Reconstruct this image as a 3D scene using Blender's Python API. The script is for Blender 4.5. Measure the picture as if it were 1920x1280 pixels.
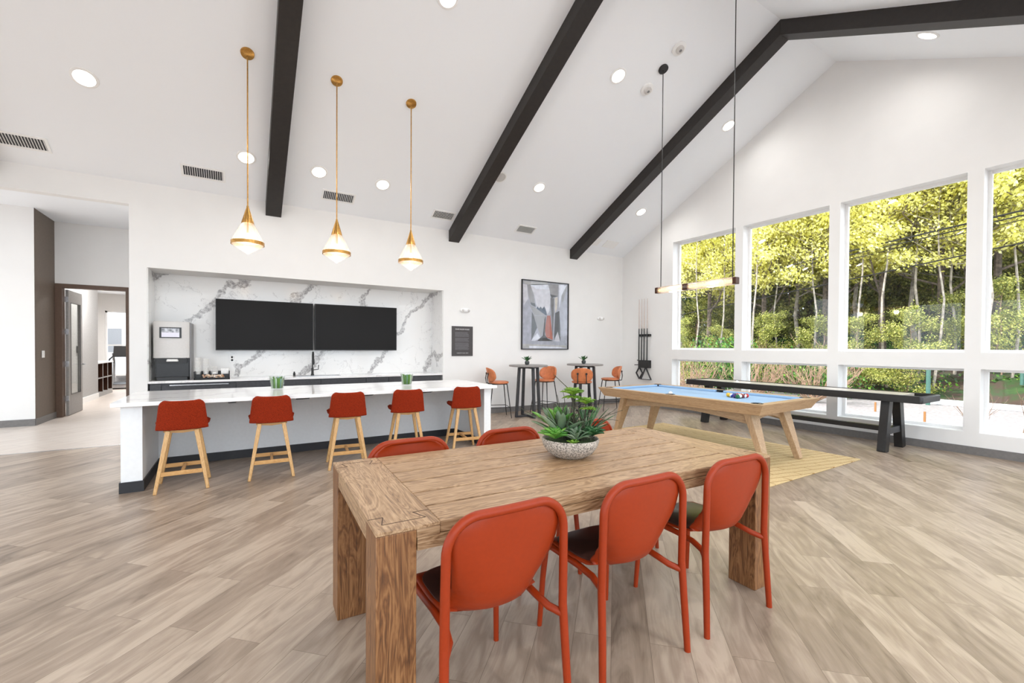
import bpy, math, random
from mathutils import Vector, Matrix, noise
random.seed(7)
R = math.radians
for o in list(bpy.data.objects): bpy.data.objects.remove(o, do_unlink=True)
SC = bpy.context.scene
COL = SC.collection

# ------------------------------------------------------------------ camera
cam = bpy.data.cameras.new('camera'); camo = bpy.data.objects.new('camera', cam); COL.objects.link(camo)
cam.sensor_width = 36; cam.lens = 821.86/1920*36; cam.shift_y = 20.9/1920; cam.clip_start = .05; cam.clip_end = 300
camo.matrix_world = (Matrix.Translation((-8.607, -8.353, 1.45)) @ Matrix.Rotation(-R(31.78), 4, 'Z')
                     @ Matrix.Rotation(R(90-.742), 4, 'X') @ Matrix.Rotation(R(.348), 4, 'Z'))
SC.camera = camo
# ------------------------------------------------------------------ world, sun, exposure
SC.view_settings.view_transform = 'Standard'; SC.view_settings.look = 'None'
SC.view_settings.gamma = 1; SC.view_settings.exposure = 0.27; SC.view_settings.use_curve_mapping = False
W = bpy.data.worlds.new('sky'); SC.world = W; W.use_nodes = True
bg = W.node_tree.nodes['Background']; bg.inputs[0].default_value = (.82, .91, 1, 1); bg.inputs[1].default_value = 3.6
def sun_to(v, energy, ang, col=(1, 1, 1)):
    l = bpy.data.lights.new('sun', 'SUN'); l.energy = energy; l.angle = R(ang); l.color = col
    o = bpy.data.objects.new('sun', l); COL.objects.link(o)
    o.rotation_euler = Vector(v).to_track_quat('Z', 'Y').to_euler()
sun_to((-.50, .34, .80), 6.2, 1.0, (1, .97, .92))
EAVE, SL, RIDGE = 3.827, (6.329-3.827)/4.856, 4.856
LAMP_W = 17
def lamp(kind, loc, energy, radius=.1, col=(1.0, .98, .96), rot=None, spread=None):
    l = bpy.data.lights.new('lamp', kind); l.energy = energy; l.color = col
    if kind == 'AREA':
        l.shape = 'DISK'; l.size = radius*2
        if spread: l.spread = R(spread)
    else: l.shadow_soft_size = radius
    o = bpy.data.objects.new('lamp', l); COL.objects.link(o); o.location = loc
    if rot: o.rotation_euler = rot
    return o

# ------------------------------------------------------------------ mesh helper
class MB:
    def __init__(s): s.v = []; s.f = []; s.m = []; s.M = Matrix(); s.mi = 0
    def pt(s, p): s.v.append(tuple(s.M @ Vector(p))); return len(s.v)-1
    def face(s, ids): s.f.append(tuple(ids)); s.m.append(s.mi)
    def poly(s, pts): s.face([s.pt(p) for p in pts])
    def box(s, x0, x1, y0, y1, z0, z1):
        return s.hexa([(x0,y0),(x1,y0),(x1,y1),(x0,y1)], z0, [(x0,y0),(x1,y0),(x1,y1),(x0,y1)], z1)
    def hexa(s, a, z0, b, z1):      # frustum of two outlines
        n = len(a); i = [s.pt((p[0], p[1], z0)) for p in a]; j = [s.pt((p[0], p[1], z1)) for p in b]
        s.face(i[::-1]); s.face(j)
        for k in range(n): q = (k+1) % n; s.face((i[k], i[q], j[q], j[k]))
        return s
    def prism(s, outline, axis, a, b):   # outline in the two other axes (cyclic order), extruded along axis
        def P(u, v, w):
            return {'x': (w, u, v), 'y': (u, w, v), 'z': (u, v, w)}[axis]
        n = len(outline); i = [s.pt(P(u, v, a)) for u, v in outline]; j = [s.pt(P(u, v, b)) for u, v in outline]
        s.face(i); s.face(j[::-1])
        for k in range(n): q = (k+1) % n; s.face((i[q], i[k], j[k], j[q]))
        return s
    def beam(s, a, b, w0, d0, w1=None, d1=None, up=(0, 1, 0)):   # tapered rectangular bar from a to b
        w1 = w0 if w1 is None else w1; d1 = d0 if d1 is None else d1
        a = Vector(a); b = Vector(b); t = (b-a).normalized(); x = Vector(up).cross(t)
        if x.length < 1e-4: x = Vector((1, 0, 0)).cross(t)
        x.normalize(); y = t.cross(x)
        i = [s.pt(a+x*w0*p+y*d0*q) for p, q in ((-.5,-.5),(.5,-.5),(.5,.5),(-.5,.5))]
        j = [s.pt(b+x*w1*p+y*d1*q) for p, q in ((-.5,-.5),(.5,-.5),(.5,.5),(-.5,.5))]
        s.face(i[::-1]); s.face(j)
        for k in range(4): q = (k+1) % 4; s.face((i[k], i[q], j[q], j[k]))
        return s
    def tube(s, pts, r, n=8, caps=True, closed=False, flat=1.0):
        pts = [Vector(p) for p in pts]; N = len(pts)
        rs = r if isinstance(r, (list, tuple)) else [r]*N
        def tan(k):
            if closed: return (pts[(k+1) % N]-pts[k-1]).normalized()
            return (pts[min(k+1, N-1)]-pts[max(k-1, 0)]).normalized()
        t = tan(0); x = t.orthogonal().normalized(); rings = []
        for k in range(N):
            t = tan(k); x = (x-t*x.dot(t)); x = x.normalized() if x.length > 1e-6 else t.orthogonal().normalized()
            y = t.cross(x)
            rings.append([s.pt(pts[k]+x*math.cos(2*math.pi*q/n)*rs[k]+y*math.sin(2*math.pi*q/n)*rs[k]*flat) for q in range(n)])
        for k in range(N if closed else N-1):
            A = rings[k]; B = rings[(k+1) % N]
            for q in range(n): w = (q+1) % n; s.face((A[q], A[w], B[w], B[q]))
        if caps and not closed: s.face(rings[0][::-1]); s.face(rings[-1])
        return s
    def lathe(s, prof, c=(0, 0, 0), n=32, cap=True):
        rings = []
        for r, z in prof:
            rings.append([s.pt((c[0]+r*math.cos(2*math.pi*q/n), c[1]+r*math.sin(2*math.pi*q/n), c[2]+z)) for q in range(n)])
        for a, b in zip(rings, rings[1:]):
            for q in range(n): w = (q+1) % n; s.face((a[q], a[w], b[w], b[q]))
        if cap:
            if prof[0][0] > 1e-4: s.face(rings[0][::-1])
            if prof[-1][0] > 1e-4: s.face(rings[-1])
        return s
    def grid(s, fn, nu, nv, closed=False):
        g = [[s.pt(fn(i/nu, j/nv)) for i in range(nu+(0 if closed else 1))] for j in range(nv+1)]
        for j in range(nv):
            for i in range(nu): k = (i+1) % (nu if closed else nu+1); s.face((g[j][i], g[j][k], g[j+1][k], g[j+1][i]))
        return s
    def sphere(s, c, r, n=16, m=10):
        r = (r, r, r) if not isinstance(r, tuple) else r
        c = Vector(c)
        def fn(u, v):
            a = u*2*math.pi; b = math.pi*(v-.5)*.999
            return (c.x+r[0]*math.cos(b)*math.cos(a), c.y+r[1]*math.cos(b)*math.sin(a), c.z+r[2]*math.sin(b))
        return s.grid(fn, n, m, True)
    def build(s, name, mat, parent=None, smooth=True, bevel=0, loc=None, solid=0, sub=0):
        me = bpy.data.meshes.new(name); me.from_pydata(s.v, [], s.f)
        for m in (mat if isinstance(mat, (list, tuple)) else [mat]): me.materials.append(m)
        me.polygons.foreach_set('material_index', s.m)
        if smooth:
            me.shade_smooth(); me.set_sharp_from_angle(angle=R(38))
        me.update()
        o = bpy.data.objects.new(name, me); COL.objects.link(o)
        if parent: o.parent = parent
        if loc: o.location = loc
        if solid: d = o.modifiers.new('s', 'SOLIDIFY'); d.thickness = solid; d.offset = 0
        if sub: d = o.modifiers.new('u', 'SUBSURF'); d.levels = d.render_levels = sub
        if bevel:
            d = o.modifiers.new('b', 'BEVEL'); d.width = bevel; d.segments = 2; d.limit_method = 'ANGLE'; d.angle_limit = R(40)
        return o
def box(name, x0, x1, y0, y1, z0, z1, mat, parent=None, bevel=0):
    return MB().box(x0, x1, y0, y1, z0, z1).build(name, mat, parent, bevel=bevel)
def tag(o, label=None, cat=None, group=None, kind=None):
    if label: o['label'] = label
    if cat: o['category'] = cat
    if group: o['group'] = group
    if kind: o['kind'] = kind
    return o
def thing(name, loc, label, cat, group=None, rz=0):
    o = bpy.data.objects.new(name, None); COL.objects.link(o); o.location = loc; o.rotation_euler.z = rz
    o.empty_display_size = .1
    return tag(o, label, cat, group)
def copy_tree(o, parent=None):
    c = o.copy(); COL.objects.link(c); c.parent = parent
    for ch in [x for x in KIDS(o)]: copy_tree(ch, c)
    return c
def KIDS(o): return [x for x in bpy.data.objects if x.parent == o]
def struct(o): o['kind'] = 'structure'; return o
def arc(cx, cy, r, a0, a1, n): return [(cx+r*math.cos(a0+(a1-a0)*k/n), cy+r*math.sin(a0+(a1-a0)*k/n)) for k in range(n+1)]

# ------------------------------------------------------------------ materials
def lin(c): return tuple(((x/255)/12.92 if x/255 <= .04045 else ((x/255+.055)/1.055)**2.4) for x in c)+(1,)
def base(name, col, rough=.5, metal=0, spec=.5):
    m = bpy.data.materials.new(name); m.use_nodes = True; nt = m.node_tree; b = nt.nodes['Principled BSDF']
    b.inputs['Base Color'].default_value = lin(col); b.inputs['Roughness'].default_value = rough
    b.inputs['Metallic'].default_value = metal; b.inputs['Specular IOR Level'].default_value = spec
    return m, nt, b
def N(nt, t, **kw):
    n = nt.nodes.new(t)
    for k, v in kw.items():
        if k in n.inputs: n.inputs[k].default_value = v
        else: setattr(n, k, v)
    return n
def ramp(nt, stops, interp='LINEAR'):
    r = nt.nodes.new('ShaderNodeValToRGB'); r.color_ramp.interpolation = interp; e = r.color_ramp.elements
    while len(e) < len(stops): e.new(.5)
    for el, (p, c) in zip(e, stops): el.position = p; el.color = lin(c) if len(c) == 3 else c
    return r
def plain(name, col, rough=.5, metal=0, var=.04, scale=30, bump=0, spec=.5):
    m, nt, b = base(name, col, rough, metal, spec); L = nt.links.new
    tc = N(nt, 'ShaderNodeTexCoord'); no = N(nt, 'ShaderNodeTexNoise', Scale=scale, Detail=3.0)
    L(tc.outputs['Object'], no.inputs['Vector'])
    lo = tuple(max(0, x*(1-var)) for x in col); hi = tuple(min(255, x*(1+var)) for x in col)
    r = ramp(nt, [(.3, lo), (.7, hi)]); L(no.outputs['Fac'], r.inputs[0]); L(r.outputs[0], b.inputs['Base Color'])
    if bump:
        bp = N(nt, 'ShaderNodeBump', Strength=bump, Distance=.004); L(no.outputs['Fac'], bp.inputs['Height']); L(bp.outputs[0], b.inputs['Normal'])
    return m
def wood(name, c_dark, c_mid, c_light, axis='x', rough=.5, scale=1.0, streak=.5):
    m, nt, b = base(name, c_mid, rough); L = nt.links.new
    tc = N(nt, 'ShaderNodeTexCoord'); mp = N(nt, 'ShaderNodeMapping')
    sc = {'x': (1.3, 9, 9), 'y': (9, 1.3, 9), 'z': (9, 9, 1.3)}[axis]
    mp.inputs['Scale'].default_value = tuple(q*scale for q in sc)
    L(tc.outputs['Object'], mp.inputs['Vector'])
    n1 = N(nt, 'ShaderNodeTexNoise', Scale=1.6, Detail=5.0, Distortion=1.3); L(mp.outputs[0], n1.inputs['Vector'])
    wv = N(nt, 'ShaderNodeMath', operation='MULTIPLY'); wv.inputs[1].default_value = 9; L(n1.outputs['Fac'], wv.inputs[0])
    fr = N(nt, 'ShaderNodeMath', operation='PINGPONG'); fr.inputs[1].default_value = .5; L(wv.outputs[0], fr.inputs[0])
    mp2 = N(nt, 'ShaderNodeMapping'); mp2.inputs['Scale'].default_value = tuple(q*scale*(1 if q < 2 else 9) for q in sc); L(tc.outputs['Object'], mp2.inputs['Vector'])
    n2 = N(nt, 'ShaderNodeTexNoise', Scale=2.0, Detail=4.0); L(mp2.outputs[0], n2.inputs['Vector'])
    mx = N(nt, 'ShaderNodeMath', operation='MULTIPLY_ADD'); mx.inputs[1].default_value = streak; L(fr.outputs[0], mx.inputs[0])
    sb = N(nt, 'ShaderNodeMath', operation='MULTIPLY'); sb.inputs[1].default_value = .8; L(n2.outputs['Fac'], sb.inputs[0]); L(sb.outputs[0], mx.inputs[2])
    r = ramp(nt, [(.22, c_dark), (.5, c_mid), (.8, c_light)]); L(mx.outputs[0], r.inputs[0]); L(r.outputs[0], b.inputs['Base Color'])
    bp = N(nt, 'ShaderNodeBump', Strength=.25, Distance=.002); L(mx.outputs[0], bp.inputs['Height']); L(bp.outputs[0], b.inputs['Normal'])
    return m
def planks(name, w, h, darkc, midc, lightc, greyc, rough, contrast, gap=(110, 95, 80), ms=.0012):
    m, nt, b = base(name, midc, rough); L = nt.links.new
    tc = N(nt, 'ShaderNodeTexCoord'); mp = N(nt, 'ShaderNodeMapping'); mp.inputs['Rotation'].default_value = (0, 0, -R(45))
    L(tc.outputs['Object'], mp.inputs['Vector'])
    br = N(nt, 'ShaderNodeTexBrick', Scale=1.0); br.offset = .37; br.squash = 1
    br.inputs['Brick Width'].default_value = w; br.inputs['Row Height'].default_value = h
    br.inputs['Mortar Size'].default_value = ms; br.inputs['Mortar Smooth'].default_value = .3
    br.inputs['Color1'].default_value = (0, 0, 0, 1); br.inputs['Color2'].default_value = (1, 1, 1, 1); br.inputs['Mortar'].default_value = (.5, .5, .5, 1)
    L(mp.outputs[0], br.inputs['Vector'])
    sx = N(nt, 'ShaderNodeMapping'); sx.inputs['Scale'].default_value = (1.0, 4.6, 1); L(mp.outputs[0], sx.inputs['Vector'])
    off = N(nt, 'ShaderNodeVectorMath', operation='MULTIPLY_ADD'); L(br.outputs['Color'], off.inputs[0]); off.inputs[1].default_value = (17, 31, 0); L(sx.outputs[0], off.inputs[2])
    n1 = N(nt, 'ShaderNodeTexNoise', Scale=2.2, Detail=6.0, Distortion=1.6); L(off.outputs[0], n1.inputs['Vector'])
    s2 = N(nt, 'ShaderNodeMapping'); s2.inputs['Scale'].default_value = (3, 70, 1); L(mp.outputs[0], s2.inputs['Vector'])
    n2 = N(nt, 'ShaderNodeTexNoise', Scale=1.5, Detail=4.0); L(s2.outputs[0], n2.inputs['Vector'])
    a = N(nt, 'ShaderNodeMath', operation='MULTIPLY_ADD'); a.inputs[1].default_value = .20; L(n2.outputs['Fac'], a.inputs[0]); L(n1.outputs['Fac'], a.inputs[2])
    c = N(nt, 'ShaderNodeMath', operation='MULTIPLY_ADD'); c.inputs[1].default_value = contrast; L(br.outputs['Color'], c.inputs[0]); L(a.outputs[0], c.inputs[2])
    r = ramp(nt, [(.36, darkc), (.56, greyc), (.74, midc), (1.0, lightc)]); L(c.outputs[0], r.inputs[0])
    mx = N(nt, 'ShaderNodeMix', data_type='RGBA'); L(br.outputs['Fac'], mx.inputs['Factor']); L(r.outputs[0], mx.inputs['A']); mx.inputs['B'].default_value = lin(gap)
    L(mx.outputs['Result'], b.inputs['Base Color'])
    bp = N(nt, 'ShaderNodeBump', Strength=.12, Distance=.003); L(a.outputs[0], bp.inputs['Height']); L(bp.outputs[0], b.inputs['Normal'])
    return m
def marble(name, rot, scale, rough=.12, dens=.5, basec=(243, 242, 240)):
    m, nt, b = base(name, basec, rough); L = nt.links.new
    tc = N(nt, 'ShaderNodeTexCoord'); mp = N(nt, 'ShaderNodeMapping'); mp.inputs['Rotation'].default_value = rot; L(tc.outputs['Object'], mp.inputs['Vector'])
    nz = N(nt, 'ShaderNodeTexNoise', Scale=1.1, Detail=7.0, Roughness=.62); L(mp.outputs[0], nz.inputs['Vector'])
    ad = N(nt, 'ShaderNodeVectorMath', operation='MULTIPLY_ADD'); L(nz.outputs['Color'], ad.inputs[0]); ad.inputs[1].default_value = (1.1, 1.1, 1.1); L(mp.outputs[0], ad.inputs[2])
    wv = N(nt, 'ShaderNodeTexWave', Scale=scale, Distortion=1.5, Detail=4.0); wv.inputs['Detail Scale'].default_value = 2.5; wv.bands_direction = 'X'
    L(ad.outputs[0], wv.inputs['Vector'])
    r1 = ramp(nt, [(0, (0, 0, 0, 1)), (.955, (0, 0, 0, 1)), (.985, (1, 1, 1, 1))]); L(wv.outputs['Fac'], r1.inputs[0])
    n3 = N(nt, 'ShaderNodeTexNoise', Scale=26.0, Detail=5.0, Roughness=.7); L(mp.outputs[0], n3.inputs['Vector'])
    r3 = ramp(nt, [(.38, (.25, .25, .25, 1)), (.6, (1, 1, 1, 1))]); L(n3.outputs['Fac'], r3.inputs[0])
    mk = N(nt, 'ShaderNodeMath', operation='MULTIPLY'); L(r1.outputs[0], mk.inputs[0]); L(r3.outputs[0], mk.inputs[1])
    n4 = N(nt, 'ShaderNodeTexNoise', Scale=1.3, Detail=5.0, Distortion=1.2); L(ad.outputs[0], n4.inputs['Vector'])
    s4 = N(nt, 'ShaderNodeMath', operation='SUBTRACT'); s4.inputs[1].default_value = .5; L(n4.outputs['Fac'], s4.inputs[0])
    a4 = N(nt, 'ShaderNodeMath', operation='ABSOLUTE'); L(s4.outputs[0], a4.inputs[0])
    r4 = ramp(nt, [(0, (.45, .45, .45, 1)), (.006, (0, 0, 0, 1))]); L(a4.outputs[0], r4.inputs[0])
    mxx = N(nt, 'ShaderNodeMath', operation='MAXIMUM'); L(mk.outputs[0], mxx.inputs[0]); L(r4.outputs[0], mxx.inputs[1])
    ml = N(nt, 'ShaderNodeMath', operation='MULTIPLY'); ml.inputs[1].default_value = dens*1.5; ml.use_clamp = True; L(mxx.outputs[0], ml.inputs[0])
    mx = N(nt, 'ShaderNodeMix', data_type='RGBA'); L(ml.outputs[0], mx.inputs['Factor']); mx.inputs['A'].default_value = lin(basec); mx.inputs['B'].default_value = lin((150, 146, 146))
    L(mx.outputs['Result'], b.inputs['Base Color'])
    return m
def emit(name, col, strength):
    m = bpy.data.materials.new(name); m.use_nodes = True; nt = m.node_tree; nt.nodes.clear()
    e = N(nt, 'ShaderNodeEmission', Strength=strength); e.inputs[0].default_value = lin(col)
    o = N(nt, 'ShaderNodeOutputMaterial'); nt.links.new(e.outputs[0], o.inputs[0]); return m
def glass(name, tint=(1, 1, 1), ior=1.45, gl_rough=0.0, milky=0.0, spec=1.0):
    m = bpy.data.materials.new(name); m.use_nodes = True; nt = m.node_tree; nt.nodes.clear(); L = nt.links.new
    t = N(nt, 'ShaderNodeBsdfTransparent'); t.inputs[0].default_value = tint+(1,)
    g = N(nt, 'ShaderNodeBsdfGlossy', Roughness=gl_rough)
    f = N(nt, 'ShaderNodeFresnel', IOR=ior); mm = N(nt, 'ShaderNodeMath', operation='MULTIPLY'); mm.inputs[1].default_value = spec; L(f.outputs[0], mm.inputs[0])
    x = N(nt, 'ShaderNodeMixShader'); L(mm.outputs[0], x.inputs[0]); L(t.outputs[0], x.inputs[1]); L(g.outputs[0], x.inputs[2])
    last = x
    if milky:
        d = N(nt, 'ShaderNodeBsdfTranslucent'); d.inputs[0].default_value = (1, .97, .93, 1)
        x2 = N(nt, 'ShaderNodeMixShader'); x2.inputs[0].default_value = milky; L(x.outputs[0], x2.inputs[1]); L(d.outputs[0], x2.inputs[2]); last = x2
    o = N(nt, 'ShaderNodeOutputMaterial'); L(last.outputs[0], o.inputs[0]); return m
def leafy(name, stops, trans=.35, rough=.5):
    m, nt, b = base(name, stops[0][1], rough); L = nt.links.new
    g = N(nt, 'ShaderNodeNewGeometry'); r = ramp(nt, stops); L(g.outputs['Random Per Island'], r.inputs[0]); L(r.outputs[0], b.inputs['Base Color'])
    t = N(nt, 'ShaderNodeBsdfTranslucent'); L(r.outputs[0], t.inputs[0])
    x = N(nt, 'ShaderNodeMixShader'); x.inputs[0].default_value = trans
    o = nt.nodes['Material Output']; L(b.outputs[0], x.inputs[1]); L(t.outputs[0], x.inputs[2]); L(x.outputs[0], o.inputs[0]); return m

M = {}
M['wall'] = plain('wall_paint', (239, 238, 236), .6, var=.005, scale=3)
M['ceil'] = plain('ceiling_paint', (248, 251, 255), .7, var=.003, scale=3)
M['white'] = plain('white_vinyl', (246, 246, 245), .4, var=.005)
M['beam'] = plain('dark_beam_paint', (38, 33, 30), .5, var=.1, scale=18)
M['basegrey'] = plain('grey_baseboard', (118, 115, 113), .5)
M['baseblack'] = plain('black_baseboard', (38, 38, 42), .45)
M['brown'] = plain('brown_wall_paint', (104, 90, 78), .5)
M['brownframe'] = plain('brown_door_frame', (98, 76, 62), .5)
M['doorgrey'] = plain('grey_door_paint', (148, 145, 142), .45)
M['greywall'] = plain('grey_wall_paint', (176, 175, 174), .6)
M['floor'] = planks('vinyl_plank_floor', 1.22, .185, (106, 90, 75), (157, 139, 122), (183, 166, 148), (140, 123, 107), .36, .34)
M['tile'] = planks('pale_tile_floor', .9, .22, (196, 184, 172), (208, 197, 187), (216, 206, 197), (202, 190, 180), .35, .15, gap=(160, 148, 140), ms=.003)
M['bar'] = plain('bar_panel_paint', (243, 245, 246), .5, var=.008)
M['marble'] = marble('veined_marble', (0, R(-38), 0), .34, .12, .62)
M['quartz'] = marble('white_quartz', (0, 0, R(70)), .5, .07, .22, (247, 246, 245))
M['black'] = plain('black_metal', (30, 29, 29), .4, var=.1)
M['softblack'] = plain('black_plastic', (24, 23, 23), .3, var=.1)
M['darkmetal'] = plain('dark_grey_metal', (66, 66, 69), .45, metal=.3, var=.08)
M['screen'] = plain('dark_screen', (20, 16, 13), .3, var=.02, spec=.15)
M['brass'] = plain('brushed_brass', (196, 150, 84), .28, metal=1, var=.08, scale=60)
M['chrome'] = plain('satin_steel', (190, 190, 192), .25, metal=1)
M['bronze'] = plain('dark_bronze', (72, 44, 30), .4, metal=.6)
M['redplastic'] = plain('terracotta_plastic', (146, 47, 10), .42, var=.02, scale=60, spec=.3)
M['redfabric'] = plain('terracotta_wool', (134, 41, 16), .95, var=.18, scale=160, bump=.5, spec=.15)
M['pad'] = plain('dark_seat_pad', (70, 44, 38), .3, var=.05)
M['leather'] = plain('tan_leather', (206, 122, 76), .45, var=.07, scale=14)
M['ash'] = wood('light_ash', (180, 132, 78), (208, 164, 108), (222, 184, 132), 'z', .45, 1.6)
M['ashx'] = wood('light_ash_rail', (180, 128, 70), (204, 156, 96), (218, 176, 120), 'x', .45, 1.6)
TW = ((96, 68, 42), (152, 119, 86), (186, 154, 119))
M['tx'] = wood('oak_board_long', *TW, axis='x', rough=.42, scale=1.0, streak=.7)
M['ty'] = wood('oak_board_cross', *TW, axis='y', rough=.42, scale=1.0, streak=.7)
M['tz'] = wood('oak_leg_shaded', (64, 36, 15), (112, 71, 37), (148, 104, 64), axis='z', rough=.45, scale=1.0, streak=.7)  # same oak as the top, colour darkened to paint in shade on the legs
M['groove'] = plain('groove_dark', (74, 52, 36), .7)
PW = ((150, 118, 86), (184, 152, 117), (204, 174, 140))
M['px'] = wood('pool_oak_x', *PW, axis='x', rough=.45, scale=1.1, streak=.35)
M['py'] = wood('pool_oak_y', *PW, axis='y', rough=.45, scale=1.1, streak=.35)
M['pz'] = wood('pool_oak_z', *PW, axis='z', rough=.45, scale=1.1, streak=.35)
M['felt'] = plain('blue_felt', (150, 182, 214), .9, var=.02, scale=200)
M['stone'] = plain('speckled_stone', (150, 142, 132), .85, var=.45, scale=110, bump=.8)
M['pane'] = glass('window_glass', spec=.5)
M['clear'] = glass('clear_glass', tint=(.97, .98, .97), spec=.35)
M['ribbed'] = glass('ribbed_shade_glass', tint=(1, .98, .96), milky=.30, gl_rough=.12)
M['ledwarm'] = emit('warm_tube_glow', (255, 200, 140), 2.6)
M['led'] = emit('downlight_glow', (255, 244, 228), 7)
M['leddim'] = emit('downlight_dim', (255, 250, 242), 1.6)
M['bulb'] = emit('bulb_glow', (255, 206, 150), 9)
M['topgrey'] = plain('grey_laminate', (146, 141, 138), .4)
M['cup'] = plain('white_paper', (244, 243, 240), .5)
M['candy'] = leafy('snack_colours', [(0, (214, 170, 130)), (.35, (238, 224, 206)), (.7, (170, 110, 66)), (1, (240, 236, 230))], 0)
M['matgrey'] = plain('grey_plastic', (128, 127, 128), .4)
M['shell'] = plain('machine_shell', (216, 213, 210), .3, var=.01)

# ------------------------------------------------------------------ room shell
XL, YB = -15.0, -9.712     # left end and wall behind the camera
def zc(y): return EAVE+SL*(-y if y > -RIDGE else y+2*RIDGE)
m = MB()
m.box(XL, .2, YB-.2, 0, -.15, 0); struct(m.build('floor', M['floor']))
m = MB(); m.box(XL, -9.6, 0, 15, -.15, -.0); struct(m.build('floor_tile', M['tile']))
struct(box('trim_1', XL, -9.8, -.012, .012, 0, .003, M['chrome']))
# ceiling, two slopes with thickness
m = MB(); T = .15
m.prism([(.15, EAVE-SL*.15), (-RIDGE, zc(-RIDGE)), (YB-.15, EAVE-SL*.15), (YB-.15, EAVE-SL*.15+T), (-RIDGE, zc(-RIDGE)+T), (.15, EAVE-SL*.15+T)], 'x', XL, .2)
struct(m.build('ceiling', M['ceil'], smooth=False))
# wall with the bar niche and the hall opening
NX0, NX1, NZ0, NZ1, ND = -9.778, -5.09, .0, 2.592, .6
HX = -9.98
m = MB()
m.box(XL, HX, 0, .15, 3.49, EAVE)
m.box(HX, NX0, 0, 3.73, 0, EAVE)
m.box(NX0, NX1, 0, ND+.1, NZ1, EAVE)
m.box(NX1, .2, 0, .15, 0, EAVE)
m.box(NX0, NX1, ND+.012, ND+.1, 0, NZ1)
struct(m.build('wall_back', M['wall'], smooth=False))
m = MB()
m.box(NX0, NX1, ND, ND+.012, .906, NZ1-.001); m.box(NX0, NX0+.012, .02, ND, .906, NZ1-.001); m.box(NX1-.012, NX1, .02, ND, .906, NZ1-.001)
struct(m.build('wall_niche', M['marble'], smooth=False))
# unseen wall behind the camera; its window openings are added for fill daylight
m = MB()
bw = [(-14.4, -12.2), (-11.8, -9.6), (-9.2, -7.0), (-6.6, -4.4), (-4.0, -1.8)]
xs = [XL]+[q for w in bw for q in w]+[.2]
for a, b in zip(xs[::2], xs[1::2]): m.box(a, b, YB-.15, YB, 0, EAVE)
for a, b in bw: m.box(a, b, YB-.15, YB, 0, .1); m.box(a, b, YB-.15, YB, 3.4, EAVE)
struct(m.build('wall_rear', M['wall'], smooth=False))
# far left end wall with large openings
m = MB()
m.prism([(.15, 3.9), (-RIDGE, zc(-RIDGE)+.1), (YB-.15, 3.9), (YB-.15, 3.3), (.15, 3.3)], 'x', XL-.15, XL)
for a, b in ((YB-.15, -8.6), (-6.8, -6.2), (-3.6, -3.0), (-1.2, .15)): m.box(XL-.15, XL, a, b, 0, 3.3)
for a, b in ((-8.6, -6.8), (-6.2, -3.6), (-3.0, -1.2)): m.box(XL-.15, XL, a, b, 0, .4)
struct(m.build('wall_left', M['wall'], smooth=False))
# gable wall with the windows
WIN = [(-1.581-1.683*k-1.531, -1.581-1.683*k) for k in range(4)]   # (right edge y, left edge y)
WT = 0.28; UZ0, UZ1, LZ0, LZ1 = 1.406, 3.922, .302, 1.189
m = MB()
m.box(0, WT, WIN[0][1], .15, 0, EAVE); m.box(0, WT, YB-.15, WIN[3][0], 0, EAVE)
for k in range(3): m.box(0, WT, WIN[k+1][1], WIN[k][0], 0, EAVE)
for a, b in WIN:
    m.box(0, WT, a, b, 0, LZ0); m.box(0, WT, a, b, LZ1, UZ0)
# gable with the window heads cut out of it
hi = [(.15, EAVE), (WIN[0][1], EAVE)]
for k, (a, b) in enumerate(WIN):
    hi += [(b, UZ1), (a, UZ1)]
    hi += [(a, EAVE), (WIN[k+1][1], EAVE)] if k < 3 else [(a, EAVE), (YB-.15, EAVE)]
hi += [(-RIDGE, zc(-RIDGE)+.08)]
# split into convex pieces: strips between neighbouring y values
ys = sorted({p[0] for p in hi} | {-RIDGE}, reverse=True)
for a, b in zip(ys, ys[1:]):
    mid = (a+b)/2; lo = UZ1 if any(w0 < mid < w1 for w0, w1 in WIN) else EAVE
    f = lambda y: zc(min(0, max(YB, y)))+.05
    if f(a) > lo or f(b) > lo: m.prism([(a, lo), (b, lo), (b, f(b)), (a, f(a))], 'x', 0, WT)
struct(m.build('wall_right', M['wall'], smooth=False))
# window units
wn = 0
for a, b in WIN:
    for z0, z1 in ((UZ0, UZ1), (LZ0, LZ1)):
        wn += 1; t = .045; x0, x1 = .12, .25
        e = thing('window_%d' % wn, (x1, (a+b)/2, z0), None, None); struct(e)
        f = MB(); y0, y1, h = a-(a+b)/2, b-(a+b)/2, z1-z0
        f.box(-.06, 0, y0, y0+t, 0, h); f.box(-.06, 0, y1-t, y1, 0, h); f.box(-.06, 0, y0+t, y1-t, 0, t); f.box(-.06, 0, y0+t, y1-t, h-t, h)
        f.build('window_frame', M['white'], e, bevel=.004)
        l_ = MB(); l_.box(-.249, -.0605, y0, y0+.006, 0, h); l_.box(-.249, -.0605, y1-.006, y1, 0, h); l_.box(-.249, -.0605, y0+.006, y1-.006, 0, .006); l_.box(-.249, -.0605, y0+.006, y1-.006, h-.006, h); l_.build('jamb_liner', M['white'], e, smooth=False)
        g = MB(); g.box(-.034, -.028, y0+t, y1-t, t, h-t); g.build('pane', M['pane'], e, smooth=False)
# baseboards
struct(box('baseboard_right', -.014, 0, YB, -.014, 0, .112, M['basegrey']))
struct(box('baseboard_back', NX1+.02, 0, -.014, 0, 0, .112, M['basegrey']))
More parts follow.
